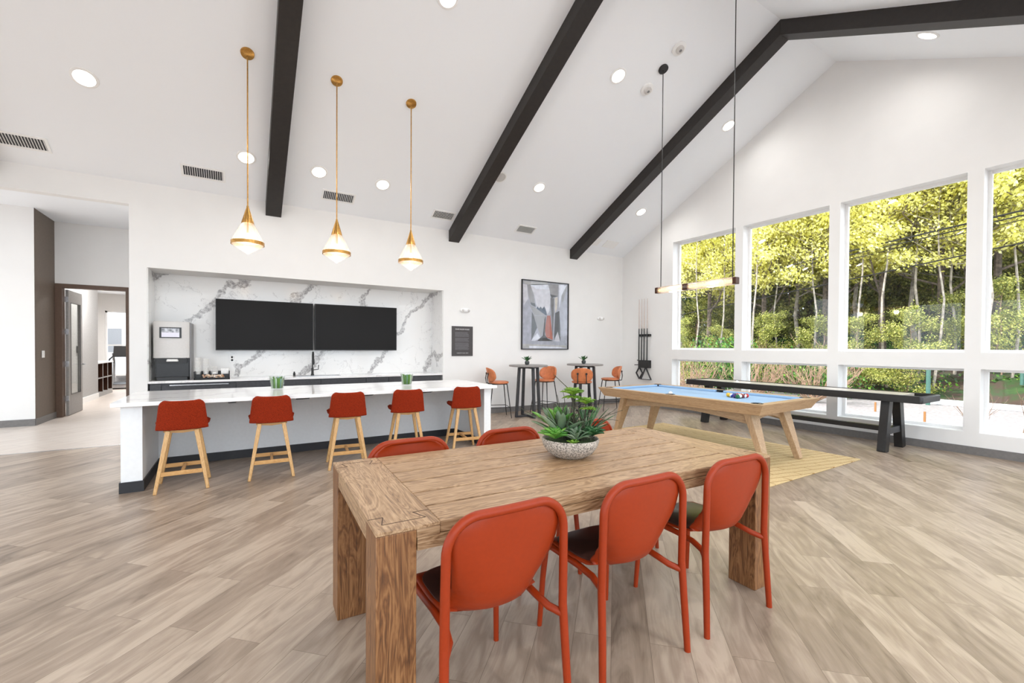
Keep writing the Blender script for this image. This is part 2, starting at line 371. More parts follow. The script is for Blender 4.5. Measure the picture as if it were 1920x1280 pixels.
# hall behind the opening
m = MB()
m.box(XL, -11.71, 2.73, 2.88, 0, 3.86); struct(m.build('wall_hall', M['wall'], smooth=False))
struct(box('baseboard_hall', XL, -11.71, 2.715, 2.73, 0, .12, M['basegrey']))
m = MB(); m.box(-11.86, -11.71, 2.88, 3.73, 0, 3.86); m.box(-11.712, -11.709, 2.73, 2.88, 0, 3.86); struct(m.build('wall_brown', M['brown'], smooth=False))
struct(box('baseboard_brown', -11.709, -11.695, 2.73, 3.73, 0, .12, M['basegrey']))
struct(box('ceiling_hall', XL, -9.98, .15, 3.88, 3.86, 3.95, M['ceil']))
m = MB(); DX0, DX1, DZ = -11.71, -10.60, 2.65
m.box(-11.86, HX+.05, 3.73, 3.88, DZ, 3.86); m.box(DX1, HX+.05, 3.73, 3.88, 0, DZ); struct(m.build('wall_door', M['wall'], smooth=False))
d = thing('door_1', (-11.155, 3.8, 0), None, None); struct(d)
f = MB(); f.box(-.555, -.455, -.08, .1, 0, 2.57); f.box(.505, .555, -.08, .1, 0, 2.57); f.box(-.555, .555, -.08, .1, 2.57, 2.65)
f.build('door_frame', M['brownframe'], d, bevel=.004)
# open leaf, swung away into the next room
lx0, lx1 = -.45, -.405
f = MB()
f.box(lx0, lx1, .1, .24, .01, 2.55); f.box(lx0, lx1, .87, 1.01, .01, 2.55); f.box(lx0, lx1, .24, .87, .01, .42); f.box(lx0, lx1, .24, .87, 2.3, 2.55)
lf = f.build('door_leaf', M['doorgrey'], d, bevel=.003)
g = MB(); g.box(lx0+.018, lx1-.018, .24, .87, .42, 2.3); g.build('door_glass', M['clear'], lf, smooth=False)
g = MB()
for a, b, c_, e_ in ((.24, .25, .42, 2.3), (.86, .87, .42, 2.3), (.24, .87, .42, .43), (.24, .87, 2.29, 2.3)): g.box(lx1, lx1+.006, a, b, c_, e_)
g.build('glazing_bead', M['black'], lf)
g = MB(); g.tube([(lx1, .94, 1.02), (lx1+.06, .94, 1.02), (lx1+.06, .84, 1.02)], .01); g.lathe([(.001, 0), (.027, 0), (.027, .01), (.001, .01)], (lx1+.0, .94, 1.02)); g.build('door_handle', M['chrome'], lf)
for z in (.3, 1.0, 1.65, 2.3):
    g = MB(); g.box(-.455, -.40, .085, .105, z, z+.11); g.build('hinge', M['chrome'], d)
# exercise room beyond
m = MB(); m.box(-12.05, -11.9, 3.88, 7.7, 0, 3.4); m.box(-20, -12.05, 7.55, 7.7, 0, 3.4); m.box(-20.15, -20, 7.55, 14.35, 0, 3.4); struct(m.build('wall_gym', M['greywall'], smooth=False))
struct(box('baseboard_gym', -11.9, -11.88, 3.95, 7.68, 0, .14, M['white']))
m = MB()
wx0, wx1, wz0, wz1 = -13.0, -11.0, .25, 2.75
gy = 14.2
m.box(-20, -13.03, gy, gy+.15, 0, 3.4); m.box(-10.08, -6, gy, gy+.15, 0, 3.4); m.box(-13.03, -10.08, gy, gy+.15, 0, .25); m.box(-13.03, -10.08, gy, gy+.15, 2.75, 3.4)
m.box(-6.2, -6.0, 3.9, gy, 0, 3.4); m.box(-9.93, -6.0, 3.75, 3.9, 0, 3.4)
struct(m.build('wall_gym_far', M['wall'], smooth=False))
m = MB(); m.box(-20.1, -6, 3.88, gy+.15, 3.4, 3.5); struct(m.build('ceiling_gym', M['ceil'], smooth=False))
m = MB(); m.box(-9.6, -6, 3.9, gy+.1, -.15, 0); m.box(-20, XL, 7.5, gy+.1, -.15, 0); struct(m.build('floor_gym', M['tile'], smooth=False))
e = thing('window_9', (-11.56, gy+.07, .25), None, None); struct(e)
f = MB()
for x in (-1.47, -.7, .05, .8, 1.42): f.box(x, x+.06, -.03, .03, 0, 2.5)
f.box(-1.47, 1.48, -.03, .03, 0, .06); f.box(-1.47, 1.48, -.03, .03, 2.44, 2.5); f.box(-1.47, 1.48, -.02, .02, 1.15, 1.2)
f.build('window_frame', M['white'], e)
MB().box(-1.46, 1.46, .0, .006, .05, 2.45).build('pane', M['pane'], e)
tag(box('switch_plate', -11.705, -11.698, 3.02, 3.14, 1.2, 1.33, M['cup']), 'white switch plate on the brown painted wall of the hall', 'switch')
t = thing('card_reader', (-11.898, 5.9, 1.25), 'small black card reader on the grey wall beyond the open door', 'card reader')
box('housing', 0, .03, -.06, .06, 0, .16, M['softblack'], t); box('face_plate', .03, .033, -.03, .03, .05, .12, M['matgrey'], t)
# cubby shelves
t = thing('cubby_shelf', (-12.12, 8.58, 0), 'grey cubby shelf unit with dark compartments in the exercise room', 'shelf')
f = MB(); f.box(-.2, .2, -.81, .81, .0, .12); f.box(.192, .2, -.81, .81, .50, .53)
for y in [-.81+k*.53 for k in range(4)]: f.box(.192, .2, y, y+.03, .12, .92)
f.build('face_frame', M['greywall'], t)
f = MB(); f.box(-.2, .19, -.81, .81, .50, .53)
for y in [-.81+k*.53 for k in range(4)]: f.box(-.2, .19, y, y+.03, .12, .92)
f.build('dividers', M['bronze'], t); box('back_panel', -.19, -.15, -.8, .8, .12, .92, M['bronze'], t); box('shelf_top', -.21, .22, -.83, .83, .92, .96, M['white'], t)
# treadmills
def treadmill(x, y, label):
    t = thing('treadmill', (x, y, 0), label, 'treadmill', 'treadmills in the exercise room')
    f = MB(); f.box(-.35, .35, -.9, .9, .05, .16); f.prism([(.35, .16), (.9, .16), (.9, .32), (.6, .36)], 'x', -.3, .3); f.build('deck', M['chrome'], t)
    box('belt', -.25, .25, -.85, .5, .16, .17, M['softblack'], t)
    for s in (-1, 1):
        f = MB(); f.tube([(s*.36, .6, .1), (s*.37, .75, .8), (s*.36, .55, 1.15)], .035); f.build('upright', M['matgrey'], t)
        f = MB(); f.tube([(s*.36, .6, 1.05), (s*.37, .1, .95), (s*.36, -.1, .8)], .025); f.build('handrail', M['softblack'], t)
    f = MB(); f.prism([(.45, 1.02), (.72, 1.15), (.68, 1.38), (.6, 1.4)], 'x', -.35, .35); f.build('console', M['softblack'], t)
treadmill(-12.0, 11.3, 'grey treadmill nearest the cubby shelves in the exercise room')
treadmill(-11.1, 12.6, 'grey treadmill standing close to the far exercise room window')

# ------------------------------------------------------------------ ceiling beams
BX = [(-11.25-.2, 'dark ceiling beam cut by the left edge of the photo'), (-8.135, 'dark ceiling beam between the first and second brass pendants'),
      (-4.86, 'dark ceiling beam running down between the bar and the artwork'), (-1.68, 'dark ceiling beam with a visible ridge bend, nearest the window wall')]
for x, lab in BX:
    t = thing('ceiling_beam', (x, -RIDGE, zc(-RIDGE)), lab, 'beam', 'dark beams under the vaulted ceiling')
    w = .115; dp = .225
    for s in (1, -1):
        f = MB(); y1 = RIDGE*s
        f.prism([(0, 0), (y1, -RIDGE*SL), (y1, -RIDGE*SL-dp), (0, -dp)], 'x', -w, w)
        f.build('rafter', M['beam'], t, smooth=False, bevel=.004)
def on_ceiling(y, right=False): return zc(y)
ANG = math.atan(SL)
def crot(y): return (-ANG if y > -RIDGE else ANG)     # tilt about x so that local z is the ceiling normal
# ------------------------------------------------------------------ downlights
def downlight(x, y, label, on=True, energy=1.0, hall=None):
    z = zc(y) if hall is None else hall
    t = thing('downlight', (x, y, z), label, 'downlight', 'round recessed downlights')
    t.rotation_euler.x = crot(y) if hall is None else 0
    f = MB(); f.lathe([(.100, -.002), (.100, -.012), (.112, -.014), (.128, -.008), (.130, 0), (.1, 0)], n=36, cap=False); f.build('trim_ring', M['white'], t)
    f = MB(); f.lathe([(.0005, -.008), (.101, -.008)], n=36, cap=False); f.build('lens', M['led'] if on else M['leddim'], t)
    nrm = Vector((0, 0, -1)) if hall is not None else Vector((0, math.sin(t.rotation_euler.x), -math.cos(t.rotation_euler.x)))
    lo = lamp('AREA', Vector((x, y, z))+nrm*.02, LAMP_W*energy, .1, rot=(t.rotation_euler.x, 0, 0), spread=165)
for x, y, lab in [(-10.14, -1.38, 'large glowing downlight at upper left of the ceiling'), (-3.69, -1.38, 'round downlight between the two right-hand dark beams, above the artwork'),
                  (-.86, -1.38, 'small round downlight near the window wall corner, right of the last beam'),
                  (-8.53, -.76, 'round downlight behind the rod of the first brass pendant'), (-7.54, -.76, 'round downlight just left of the middle brass pendant rod'),
                  (-6.53, -.76, 'round downlight left of the third brass pendant rod'), (-6.5, -3.45, 'downlight cut by the top edge of the photo'),
                  (-3.69, -3.45, 'round downlight beside the black pendant canopy and detector'), (-.85, -3.46, 'round downlight on the strip of ceiling beside the long pendant cord'),
                  (-.87, -6.26, 'round downlight on the far ceiling slope beyond the ridge'),
                  (-3.69, -6.26, 'added unseen fill downlight on the far slope, above right end of the dining table'), (-6.5, -6.26, 'added unseen fill downlight on the far slope, straight above the dining table'), (-9.9, -6.26, 'added unseen fill downlight on the far slope, left of the camera'), (-12.6, -3.45, 'added unseen fill downlight at the far left end of the bar side slope'),  # this line and the next: unseen downlights, added for fill light
                  (-12.6, -6.3, 'added unseen fill downlight at the far left end of the opposite slope'), (-9.9, -8.3, 'added unseen low fill downlight near the rear wall, left of the camera'), (-3.69, -8.3, 'added unseen low fill downlight near the rear wall, between the two right beams'), (-.87, -8.3, 'added unseen low fill downlight in the corner of rear wall and window wall'), (-6.6, -8.3, 'added unseen low fill downlight near the rear wall, right of the camera')]:
    downlight(x, y, lab, energy=.45 if x > -1 else .25 if y > -1 else .55 if x < -9 else .9 if y > -2 else 1.35)
downlight(-10.7, 1.15, 'flush downlight in the hall ceiling above the opening', hall=3.86, energy=.55)
for gx, gy_ in ((-11.0, 6.0), (-11.5, 10.5), (-14, 10.5)): lamp('AREA', (gx, gy_, 3.38), 90, .3, spread=170, col=(1, .98, .96))  # unseen lamps without fixtures, added to brighten the exercise room
# speaker
t = thing('ceiling_speaker', (-4.57, -1.395, zc(-1.395)), 'round grey ceiling speaker partly hidden behind a dark beam', 'speaker'); t.rotation_euler.x = crot(-1)
MB().lathe([(.0005, -.012), (.09, -.012), (.1, -.009), (.105, 0)], n=32, cap=False).build('grille', plain('speaker_grille', (205, 203, 200), .6, var=.1, scale=200), t)
MB().lathe([(.1, -.01), (.118, -.01), (.122, 0)], n=32, cap=False).build('trim_ring', M['white'], t)
for y, lab in ((-3.45, 'white smoke detector below the black pendant canopy'), (-4.05, 'white ringed detector above the black pendant canopy')):
    t = thing('smoke_detector', (-3.05, y, zc(y)), lab, 'smoke detector'); t.rotation_euler.x = crot(y)
    MB().lathe([(.105, 0), (.105, -.02), (.085, -.03), (.0005, -.03)], n=32, cap=False).build('base_plate', M['white'], t)
    MB().lathe([(.06, -.03), (.06, -.055), (.045, -.065), (.0005, -.067)], n=32, cap=False).build('sensor_head', M['shell'], t)
    MB().lathe([(.022, -.066), (.022, -.07), (.0005, -.07)], n=16, cap=False).build('sensor_port', M['matgrey'], t)
# vents
def vent(x, label, w=.27, open_=True):
    t = thing('ceiling_vent', (x, -.355, zc(-.355)), label, 'vent', 'ceiling air vents along the bar wall'); t.rotation_euler.x = crot(-1)
    f = MB(); h = .12
    f.box(-w, w, -h, -h+.03, -.012, 0); f.box(-w, w, h-.03, h, -.012, 0); f.box(-w, -w+.03, -h+.03, h-.03, -.012, 0); f.box(w-.03, w, -h+.03, h-.03, -.012, 0)
    if not open_: f.box(-w+.03, w-.03, -h+.03, h-.03, -.008, 0)
    f.build('vent_frame', M['white'], t)
    if open_:
        box('vent_cavity', -w+.03, w-.03, -h+.03, h-.03, -.002, -.001, M['darkmetal'], t)
        f = MB(); k = -w+.05
        while k < w-.04: f.box(k, k+.006, -h+.03, h-.03, -.011, -.002); k += .028
        f.build('louvres', M['white'], t)
for x, lab in ((-10.97, 'slotted ceiling vent at the far left, above the hall opening'), (-9.07, 'slotted ceiling vent left of the first pendant'), (-7.17, 'slotted ceiling vent behind the middle pendant rod'),
               (-5.24, 'slotted ceiling vent tucked against the middle beam end'), (-3.32, 'slotted ceiling vent above the artwork')): vent(x, lab, .27 if x < -6 else .23)
vent(-.80, 'blank white ceiling panel near the window wall corner', .2, False)
vent(-1.28, 'blank white ceiling panel beside the end of the last beam', .12, False)
# wall strobes
for x, z, lab in ((-4.6, 2.21, 'small white oval emergency light above the dark rules sign'), (-.775, 2.19, 'small white oval emergency light between artwork and room corner')):
    t = thing('emergency_light', (x, -.001, z), lab, 'emergency light')
    MB().sphere((0, -.01, 0), (.12, .05, .05), 24, 10).build('housing', M['white'], t)
    for s in (-1, 1): MB().sphere((s*.06, -.045, .0), (.028, .025, .028), 12, 8).build('lamp_head', M['shell'], t)

# ------------------------------------------------------------------ brass pendants
def pendant(x, label):
    y = -2.171; zt = zc(y); t = thing('pendant_lamp', (x, y, 2.545), label, 'pendant lamp', 'brass and glass pendants over the bar')
    top = zt-2.545
    c = MB(); c.lathe([(.0005, -.03), (.03, -.03), (.07, -.018), (.075, 0)], n=32, cap=False); co = c.build('canopy', M['brass'], t, loc=(0, 0, top)); co.rotation_euler.x = crot(y)
    MB().tube([(0, 0, .56), (0, 0, top-.005)], .0075, 10).build('rod', M['brass'], t)
    MB().lathe([(.012, .58), (.014, .56), (.030, .51), (.066, .385), (.068, .37), (.0005, .37)], n=36, cap=False).build('brass_cap', M['brass'], t)
    s = MB()
    for k in range(48):      # ribbed cone
        pass
    def rib(r0, z0, r1, z1):
        def fn(u, v):
            a = u*2*math.pi; r = (r0+(r1-r0)*v)*(1+.018*math.cos(24*a)); return (r*math.cos(a), r*math.sin(a), z0+(z1-z0)*v)
        s.grid(fn, 96, 1, True)
    rib(.172, .15, .062, .375); rib(.003, 0, .170, .115)
    s.build('glass_shade', M['ribbed'], t)
    MB().lathe([(.168, .112), (.177, .112), (.177, .150), (.168, .150), (.168, .112)], n=48, cap=False).build('brass_band', M['brass'], t)
    b = MB(); b.tube([(0, 0, .37), (0, 0, .26)], .012, 10); b.build('lamp_holder', M['brass'], t)
    MB().sphere((0, 0, .205), (.022, .022, .05), 16, 10).build('bulb', M['bulb'], t)
    lamp('POINT', (x, y, 2.545+.10), 2.0, .05, (1, .86, .68))
for x, lab in ((-8.53, 'leftmost brass and glass pendant, hanging left of a dark beam'), (-7.52, 'middle of the three brass and glass pendants over the bar'), (-6.51, 'rightmost of the three brass and glass pendants over the bar')): pendant(x, lab)
# ------------------------------------------------------------------ linear pendant
PX, PY0, PY1, PZ = -3.045, -5.0, -3.68, 2.345
t = thing('linear_pendant', (PX, (PY0+PY1)/2, PZ), 'long ribbed glass tube pendant with warm glow over the pool table', 'pendant lamp')
hl = (PY1-PY0)/2
s = MB()
def fn(u, v):
    a = u*2*math.pi; k = v*160; r = .05*(1+.07*math.cos(k*math.pi)); return (r*math.cos(a), -hl+.04+v*(2*hl-.08), r*math.sin(a))
s.grid(fn, 32, 160, True); s.build('glass_tube', M['ribbed'], t)
def led(a, b): MB().tube([(0, a, 0), (0, b, 0)], .022, 12).build('glow_tube', M['ledwarm'], t)
led(-hl+.045, -.045+.12); led(.045+.12, hl-.045)
for y0, y1 in ((-hl, -hl+.05), (hl-.05, hl), (.075, .165)):
    f = MB(); f.box(-.045, .045, y0, y1, -.045, .045); f.build('end_cap' if abs(y0) > .2 else 'centre_clip', M['bronze'], t, bevel=.006)
for y in (-3.76, -4.93):
    dy = y-(PY0+PY1)/2; zt = zc(y)-PZ
    c = MB().tube([(0, dy, .045), (0, dy, zt)], .0065, 8).build('cord', M['black'], t)
    cp = MB().lathe([(.0005, -.03), (.07, -.03), (.075, -.025), (.075, 0)], n=32, cap=False).build('canopy', M['black'], t, loc=(0, dy, zt)); cp.rotation_euler.x = crot(y)
for y in (-4.65, -4.0): lamp('POINT', (PX, y, PZ-.09), 4, .05, (1, .85, .66))

# ------------------------------------------------------------------ back counter in niche
CT = .905
t = thing('back_counter', (NX0, 0, 0), 'dark low cabinets under white worktop inside the marble niche', 'cabinet')
box('carcass', .02, 4.66, .03, .58, .0, CT-.035, M['darkmetal'], t)
k = .02
for w, nm in ((.14, 'side_panel'), (.95, 'dishwasher'), (.52, 'door'), (.1, 'handle_panel'), (.65, 'door'), (.78, 'door'), (.42, 'door'), (.42, 'door'), (.62, 'door')):
    f = MB(); f.box(k+.004, k+w-.004, .008, .03, .05, CT-.05 if nm != 'dishwasher' else CT-.07); dd = f.build(nm, M['darkmetal'] if nm != 'handle_panel' else M['matgrey'], t, bevel=.002)
    if nm == 'dishwasher': box('steel_handle', k+.1, k+w-.1, -.02, .0, CT-.075, CT-.06, M['chrome'], dd)
    k += w
tag(box('worktop', NX0+.002, NX1-.002, 0, .6, CT-.035, CT, M['quartz'], bevel=.002), 'white quartz worktop running the length of the marble niche', 'worktop')
# televisions
for x0, x1, lab in ((-8.958, -7.468, 'left wall television with a switched off black screen'), (-7.440, -5.915, 'right wall television with a switched off black screen')):
    t = thing('television', ((x0+x1)/2, .46, 1.365), lab, 'television', 'black televisions side by side in the niche'); w = (x1-x0)/2
    box('housing', -w, w, -.025, .06, 0, .86, M['softblack'], t, bevel=.003); box('screen', -w+.008, w-.008, -.027, -.024, .012, .852, M['screen'], t)
    box('wall_mount', -.25, .25, .06, .139, .25, .6, M['black'], t)
# beverage dispenser
t = thing('drink_dispenser', (-9.50, .18, CT), 'tall white drink dispenser with small screen and black serving bay', 'drink dispenser')
box('body', -.215, .22, .06, .40, 0, .88, M['softblack'], t, bevel=.006)
f = MB(); f.hexa([(-.235, .0), (-.19, -.035), (.17, -.035), (.215, 0), (.215, .1), (-.235, .1)], .34, [(-.235, .0), (-.19, -.035), (.17, -.035), (.215, 0), (.215, .1), (-.235, .1)], .905)
f.build('front_shell', M['shell'], t, bevel=.008)
f = MB(); f.box(.216, .236, .0, .4, .0, .89); f.build('side_panel', M['matgrey'], t)
sc_ = box('display_bezel', -.155, .115, -.045, -.034, .65, .815, M['softblack'], t)
m_, nt, b = base('dispenser_display', (180, 180, 186), .3); tc = N(nt, 'ShaderNodeTexCoord'); no = N(nt, 'ShaderNodeTexNoise', Scale=22.0, Detail=4.0); sp = N(nt, 'ShaderNodeSeparateXYZ')
nt.links.new(tc.outputs['Object'], no.inputs['Vector']); nt.links.new(tc.outputs['Object'], sp.inputs[0])
gt = N(nt, 'ShaderNodeMath', operation='GREATER_THAN'); gt.inputs[1].default_value = .735; nt.links.new(sp.outputs[2], gt.inputs[0])
r = ramp(nt, [(.35, (95, 97, 104)), (.65, (190, 192, 198))]); nt.links.new(no.outputs['Fac'], r.inputs[0])
mx = N(nt, 'ShaderNodeMix', data_type='RGBA'); nt.links.new(gt.outputs[0], mx.inputs['Factor']); mx.inputs['A'].default_value = lin((205, 203, 214)); nt.links.new(r.outputs[0], mx.inputs['B'])
nt.links.new(mx.outputs['Result'], b.inputs['Base Color']); b.inputs['Emission Strength'].default_value = .3; nt.links.new(mx.outputs['Result'], b.inputs['Emission Color'])
box('display', -.13, .09, -.047, -.045, .665, .80, m_, sc_)
f = MB(); f.box(-.205, .2, .02, .06, .03, .34); f.build('serving_bay', M['softblack'], t)
f = MB(); f.prism([(-.22, 0), (-.19, -.05), (.19, -.05), (.21, 0), (.21, .06), (-.22, .06)], 'z', 0, .05); f.build('drip_tray', M['softblack'], t, bevel=.004)
f = MB(); f.hexa([(-.07, -.06), (.07, -.06), (.09, .03), (-.09, .03)], .29, [(-.06, -.05), (.06, -.05), (.09, .03), (-.09, .03)], .325); f.build('nozzle_cover', M['cup'], t, bevel=.006)
box('bay_lip', -.19, .18, -.03, .02, .265, .345, M['black'], t)
# cup caddy
t = thing('condiment_caddy', (-8.99, .12, CT), 'black caddy beside the drink dispenser, holding cups and snacks', 'caddy')
f = MB(); f.box(-.235, .235, -.1, .12, 0, .012); f.box(-.235, -.225, -.1, .12, 0, .13); f.box(.225, .235, -.1, .12, 0, .13); f.box(-.235, .235, .11, .12, 0, .13)
f.box(-.235, .235, -.1, -.09, 0, .03)
for x in (-.14, -.03): f.box(x-.004, x+.004, -.02, .12, 0, .13)
f.box(-.235, .235, -.02, -.012, 0, .085)
f.build('tray', M['softblack'], t)
def cups(x, n, lab, r=.04, h0=.012, y=.165):
    f = MB(); z = 0
    f.lathe([(r*.72, 0), (r, .10)], c=(0, 0, z), n=24)
    for k in range(n): z = .10+k*.013; f.lathe([(r*.95, z-.002), (r*1.03, z), (r*1.03, z+.005), (r*.96, z+.007)], n=24)
    f.lathe([(r*.96, z+.007), (r*.9, z+.008)], n=24)
    # drawn upside down: the closed end on top
    o = f.build('cup_stack', M['cup'], loc=(x, y, CT+h0)); tag(o, lab, 'cup stack', 'stacks of white paper cups')
cups(-9.178, 18, 'tall stack of white paper cups nearest the drink dispenser'); cups(-9.075, 17, 'second tall stack of white paper cups in the caddy'); cups(-8.965, 7, 'short stack of wide white cups behind the snacks', .05)
o = MB(); random.seed(3)
for k in range(70):
    a = Vector((random.uniform(-.14, .14), random.uniform(-.03, .03), random.uniform(0, .045))); o.sphere(a, random.uniform(.009, .016), 7, 5)
tag(o.build('snack_pile', M['candy'], loc=(-8.97, .065, CT+.028)), 'small wrapped sugars and snacks heaped in the black caddy', 'snacks', kind='stuff')
tag(box('napkin_stack', -8.875, -8.77, .14, .23, CT+.013, CT+.17, M['cup'], bevel=.004), 'stack of white napkins at the right end of the caddy', 'napkins')
t = thing('wall_outlet', (-8.73, .6, 1.22), 'white double outlet on the marble between dispenser and television', 'outlet')
box('cover_plate', -.04, .04, -.008, 0, -.06, .06, M['white'], t, bevel=.002)
for z in (-.025, .025): MB().lathe([(.0005, 0), (.016, 0), (.016, .003)], n=16, cap=False).build('socket', M['shell'], t, loc=(0, -.008, z)).rotation_euler.x = R(90)
t = thing('faucet', (-7.48, .44, CT), 'tall matte black kitchen faucet below the gap between the televisions', 'faucet')
f = MB(); f.lathe([(.028, 0), (.028, .02), (.022, .03), (.02, .14)], n=20); f.build('faucet_base', M['black'], t)
f = MB(); f.tube([(0, 0, .13), (0, 0, .36)]+[(0, -.07+.07*math.cos(a), .36+.07*math.sin(a)) for a in [k*math.pi/8 for k in range(1, 9)]]+[(0, -.14, .28)], .012, 10); f.build('spout', M['black'], t)
MB().tube([(0, -.14, .3), (0, -.14, .2)], .017, 12).build('spray_head', M['black'], t)
MB().tube([(.01, 0, .1), (.1, 0, .11), (.1, 0, .19)], .008, 8).build('lever', M['black'], t)
t = thing('soap_pump', (-7.78, .46, CT), 'short black soap pump left of the faucet', 'soap dispenser')
MB().lathe([(.02, 0), (.02, .05), (.012, .055), (.012, .075)], n=16).build('pump_body', M['black'], t); MB().tube([(0, 0, .07), (0, -.05, .075)], .006).build('pump_spout', M['black'], t)
t = thing('sink', (-7.4, .3, CT), 'white undermount sink rim set in the niche worktop', 'sink')
f = MB(); f.box(-.38, .38, -.17, -.155, 0, .003); f.box(-.38, .38, .085, .1, 0, .003); f.box(-.38, -.365, -.155, .085, 0, .003); f.box(.365, .38, -.155, .085, 0, .003); f.build('rim', M['chrome'], t)
box('basin', -.365, .365, -.155, .085, 0, .001, M['matgrey'], t)

# ------------------------------------------------------------------ bar
BXL, BXR, BYF, BYB = -9.60, -5.49, -2.74, -1.54
t = thing('bar_counter', ((BXL+BXR)/2, -1.7, 0), 'long white panelled bar with black baseboard facing the stools', 'bar')
w = (BXR-BXL)/2
box('knee_wall', -w+.16, w-.10, -.03, .12, 0, .85, M['bar'], t)
for x0, x1 in ((-w, -w+.165), (w-.11, w)): box('end_panel', x0, x1, BYF+1.7, .12, 0, .85, M['bar'], t)
f = MB(); f.box(-w+.165, w-.11, -.045, -.03, 0, .105); f.build('baseboard', M['baseblack'], t)
for x0, x1 in ((-w, -w+.165), (w-.11, w)):
    f = MB(); f.box(x0-.012, x1+.012, BYF+1.7-.014, BYF+1.7, 0, .105); f.box(x0-.012, x0, BYF+1.7, .12, 0, .105); f.box(x1, x1+.012, BYF+1.7, -.03, 0, .105)
    f.build('baseboard', M['baseblack'], t)
BK = [-8.69, -7.93, -7.17, -6.36]
for x in BK:
    f = MB(); f.prism([(-.03, .85), (-.93, .85), (-.93, .835), (-.80, .80), (-.10, .72), (-.03, .72)], 'x', x-t.location.x-.035, x-t.location.x+.035); f.build('bracket', M['black'], t)
tag(box('worktop', -9.66, -5.435, -2.83, BYB, .85, .89, M['quartz'], bevel=.003), 'long glossy white quartz bar top with faint grey veins', 'worktop')
# bar stools
def make_stool():
    t = thing('bar_stool', (0, 0, 0), None, 'bar stool', 'terracotta upholstered stools along the bar')
    # front = +y
    def back(u, v):
        s = 2*u-1; z = .605+v*.295
        hw = .212-.036*v; rr = 1
        if v > .82: q = (v-.82)/.18; hw -= .045*(1-math.sqrt(max(0, 1-q*q)))
        a = s*1.15; x = hw*math.sin(a)/math.sin(1.15); y = -.175-.035*v+.11*(1-math.cos(a))+.0
        return (x, y, z-.0*abs(s)**3)
    m = MB(); m.grid(back, 20, 14); b = m.build('backrest', M['redfabric'], t, solid=.032); b.modifiers.new('u', 'SUBSURF').render_levels = 1
    def seat(u, v):
        a = u*2*math.pi; k = [0.0, .55, .9, 1, .97, .8, 0][min(6, int(v*6+.5))]; z = [.672, .668, .664, .64, .615, .60, .60][min(6, int(v*6+.5))]
        c, s = math.cos(a), math.sin(a); n = 3.2
        rr = (abs(c)**n+abs(s)**n)**(-1/n)
        x = .228*rr*c*k; y = .015+.20*rr*s*k; x *= 1-.12*(y < 0)*abs(y)/.2
        return (x, y, z+.03*(abs(x)/.228)**3)
    m = MB(); m.grid(seat, 36, 6, True); m.build('seat', M['redfabric'], t)
    for ya in (-.13, .12): MB().prism([(-.15, .585), (-.15, .6), (.15, .6), (.15, .585), (0, .57)], 'y', ya, ya+.025).build('seat_rail', M['ashx'], t)
    for sx in (-1, 1):
        for fy, ty in ((-.21, -.13), (.215, .13)):
            m = MB(); m.beam((sx*.212, fy, 0), (sx*.115, ty, .60), .030, .030, .042, .042); m.build('leg', M['ash'], t, bevel=.007)
    for y in (-.185, .19):
        m = MB(); m.box(-.185, .185, y-.011, y+.011, .165, .205); m.build('stretcher', M['ashx'], t, bevel=.003)
    m = MB(); m.box(-.014, .014, -.175, .18, .172, .198); m.build('stretcher', M['ashx'], t, bevel=.003)
    return t
s0 = make_stool()
for i, (x, y, rz, lab) in enumerate([(-9.105, -2.755, 1, 'terracotta bar stool at the left end of the bar'), (-8.308, -2.735, -3, 'second terracotta bar stool from the left, below the left glass vase'),
                                     (-7.50, -2.74, -6, 'middle terracotta bar stool of the five at the bar'), (-6.76, -2.74, -8, 'fourth terracotta bar stool from the left, behind a dining chair'),
                                     (-5.925, -2.74, -9, 'terracotta bar stool at the right end of the bar')]):
    o = s0 if i == 0 else copy_tree(s0)
    o.location = (x, y, 0); o.rotation_euler.z = R(rz); o['label'] = lab
# vases
M['leafstripe'] = leafy('vase_leaves', [(0, (46, 92, 34)), (.3, (108, 156, 60)), (.55, (196, 214, 200)), (.75, (74, 120, 50)), (1, (150, 180, 190))], .2)
for (x, y, lab) in ((-8.205, -1.97, 'clear glass vase of green stems, left one on the bar'), (-6.557, -2.15, 'clear glass vase of green stems, right one on the bar')):
    t = thing('glass_vase', (x, y, .89), lab, 'vase', 'glass vases on the bar top')
    f = MB(); f.lathe([(.0005, .004), (.072, .004), (.092, .165), (.088, .166), (.069, .012), (.0005, .012)], n=36, cap=False); f.build('glass', M['clear'], t)
    f = MB(); random.seed(int(-x*10))
    for k in range(24):
        a = k*2*math.pi/24; r0, r1 = .060, .078; w_ = .5*2*math.pi/24*1.15
        pts = []
        for q, (r_, z_) in enumerate(((r0, .014), ((r0+r1)/2, .08), (r1, .14+random.uniform(-.01, .02)))):
            pts.append([(r_*math.cos(a+s*w_), r_*math.sin(a+s*w_), z_) for s in (-1, 0, 1)])
        for q in range(2):
            for p in range(2): f.poly([pts[q][p], pts[q][p+1], pts[q+1][p+1], pts[q+1][p]])
    me = f.build('stems', M['leafstripe'], t, solid=.004)
    import bmesh
    bm = bmesh.new(); bm.from_mesh(me.data); bmesh.ops.remove_doubles(bm, verts=bm.verts, dist=1e-5); bm.to_mesh(me.data); bm.free()

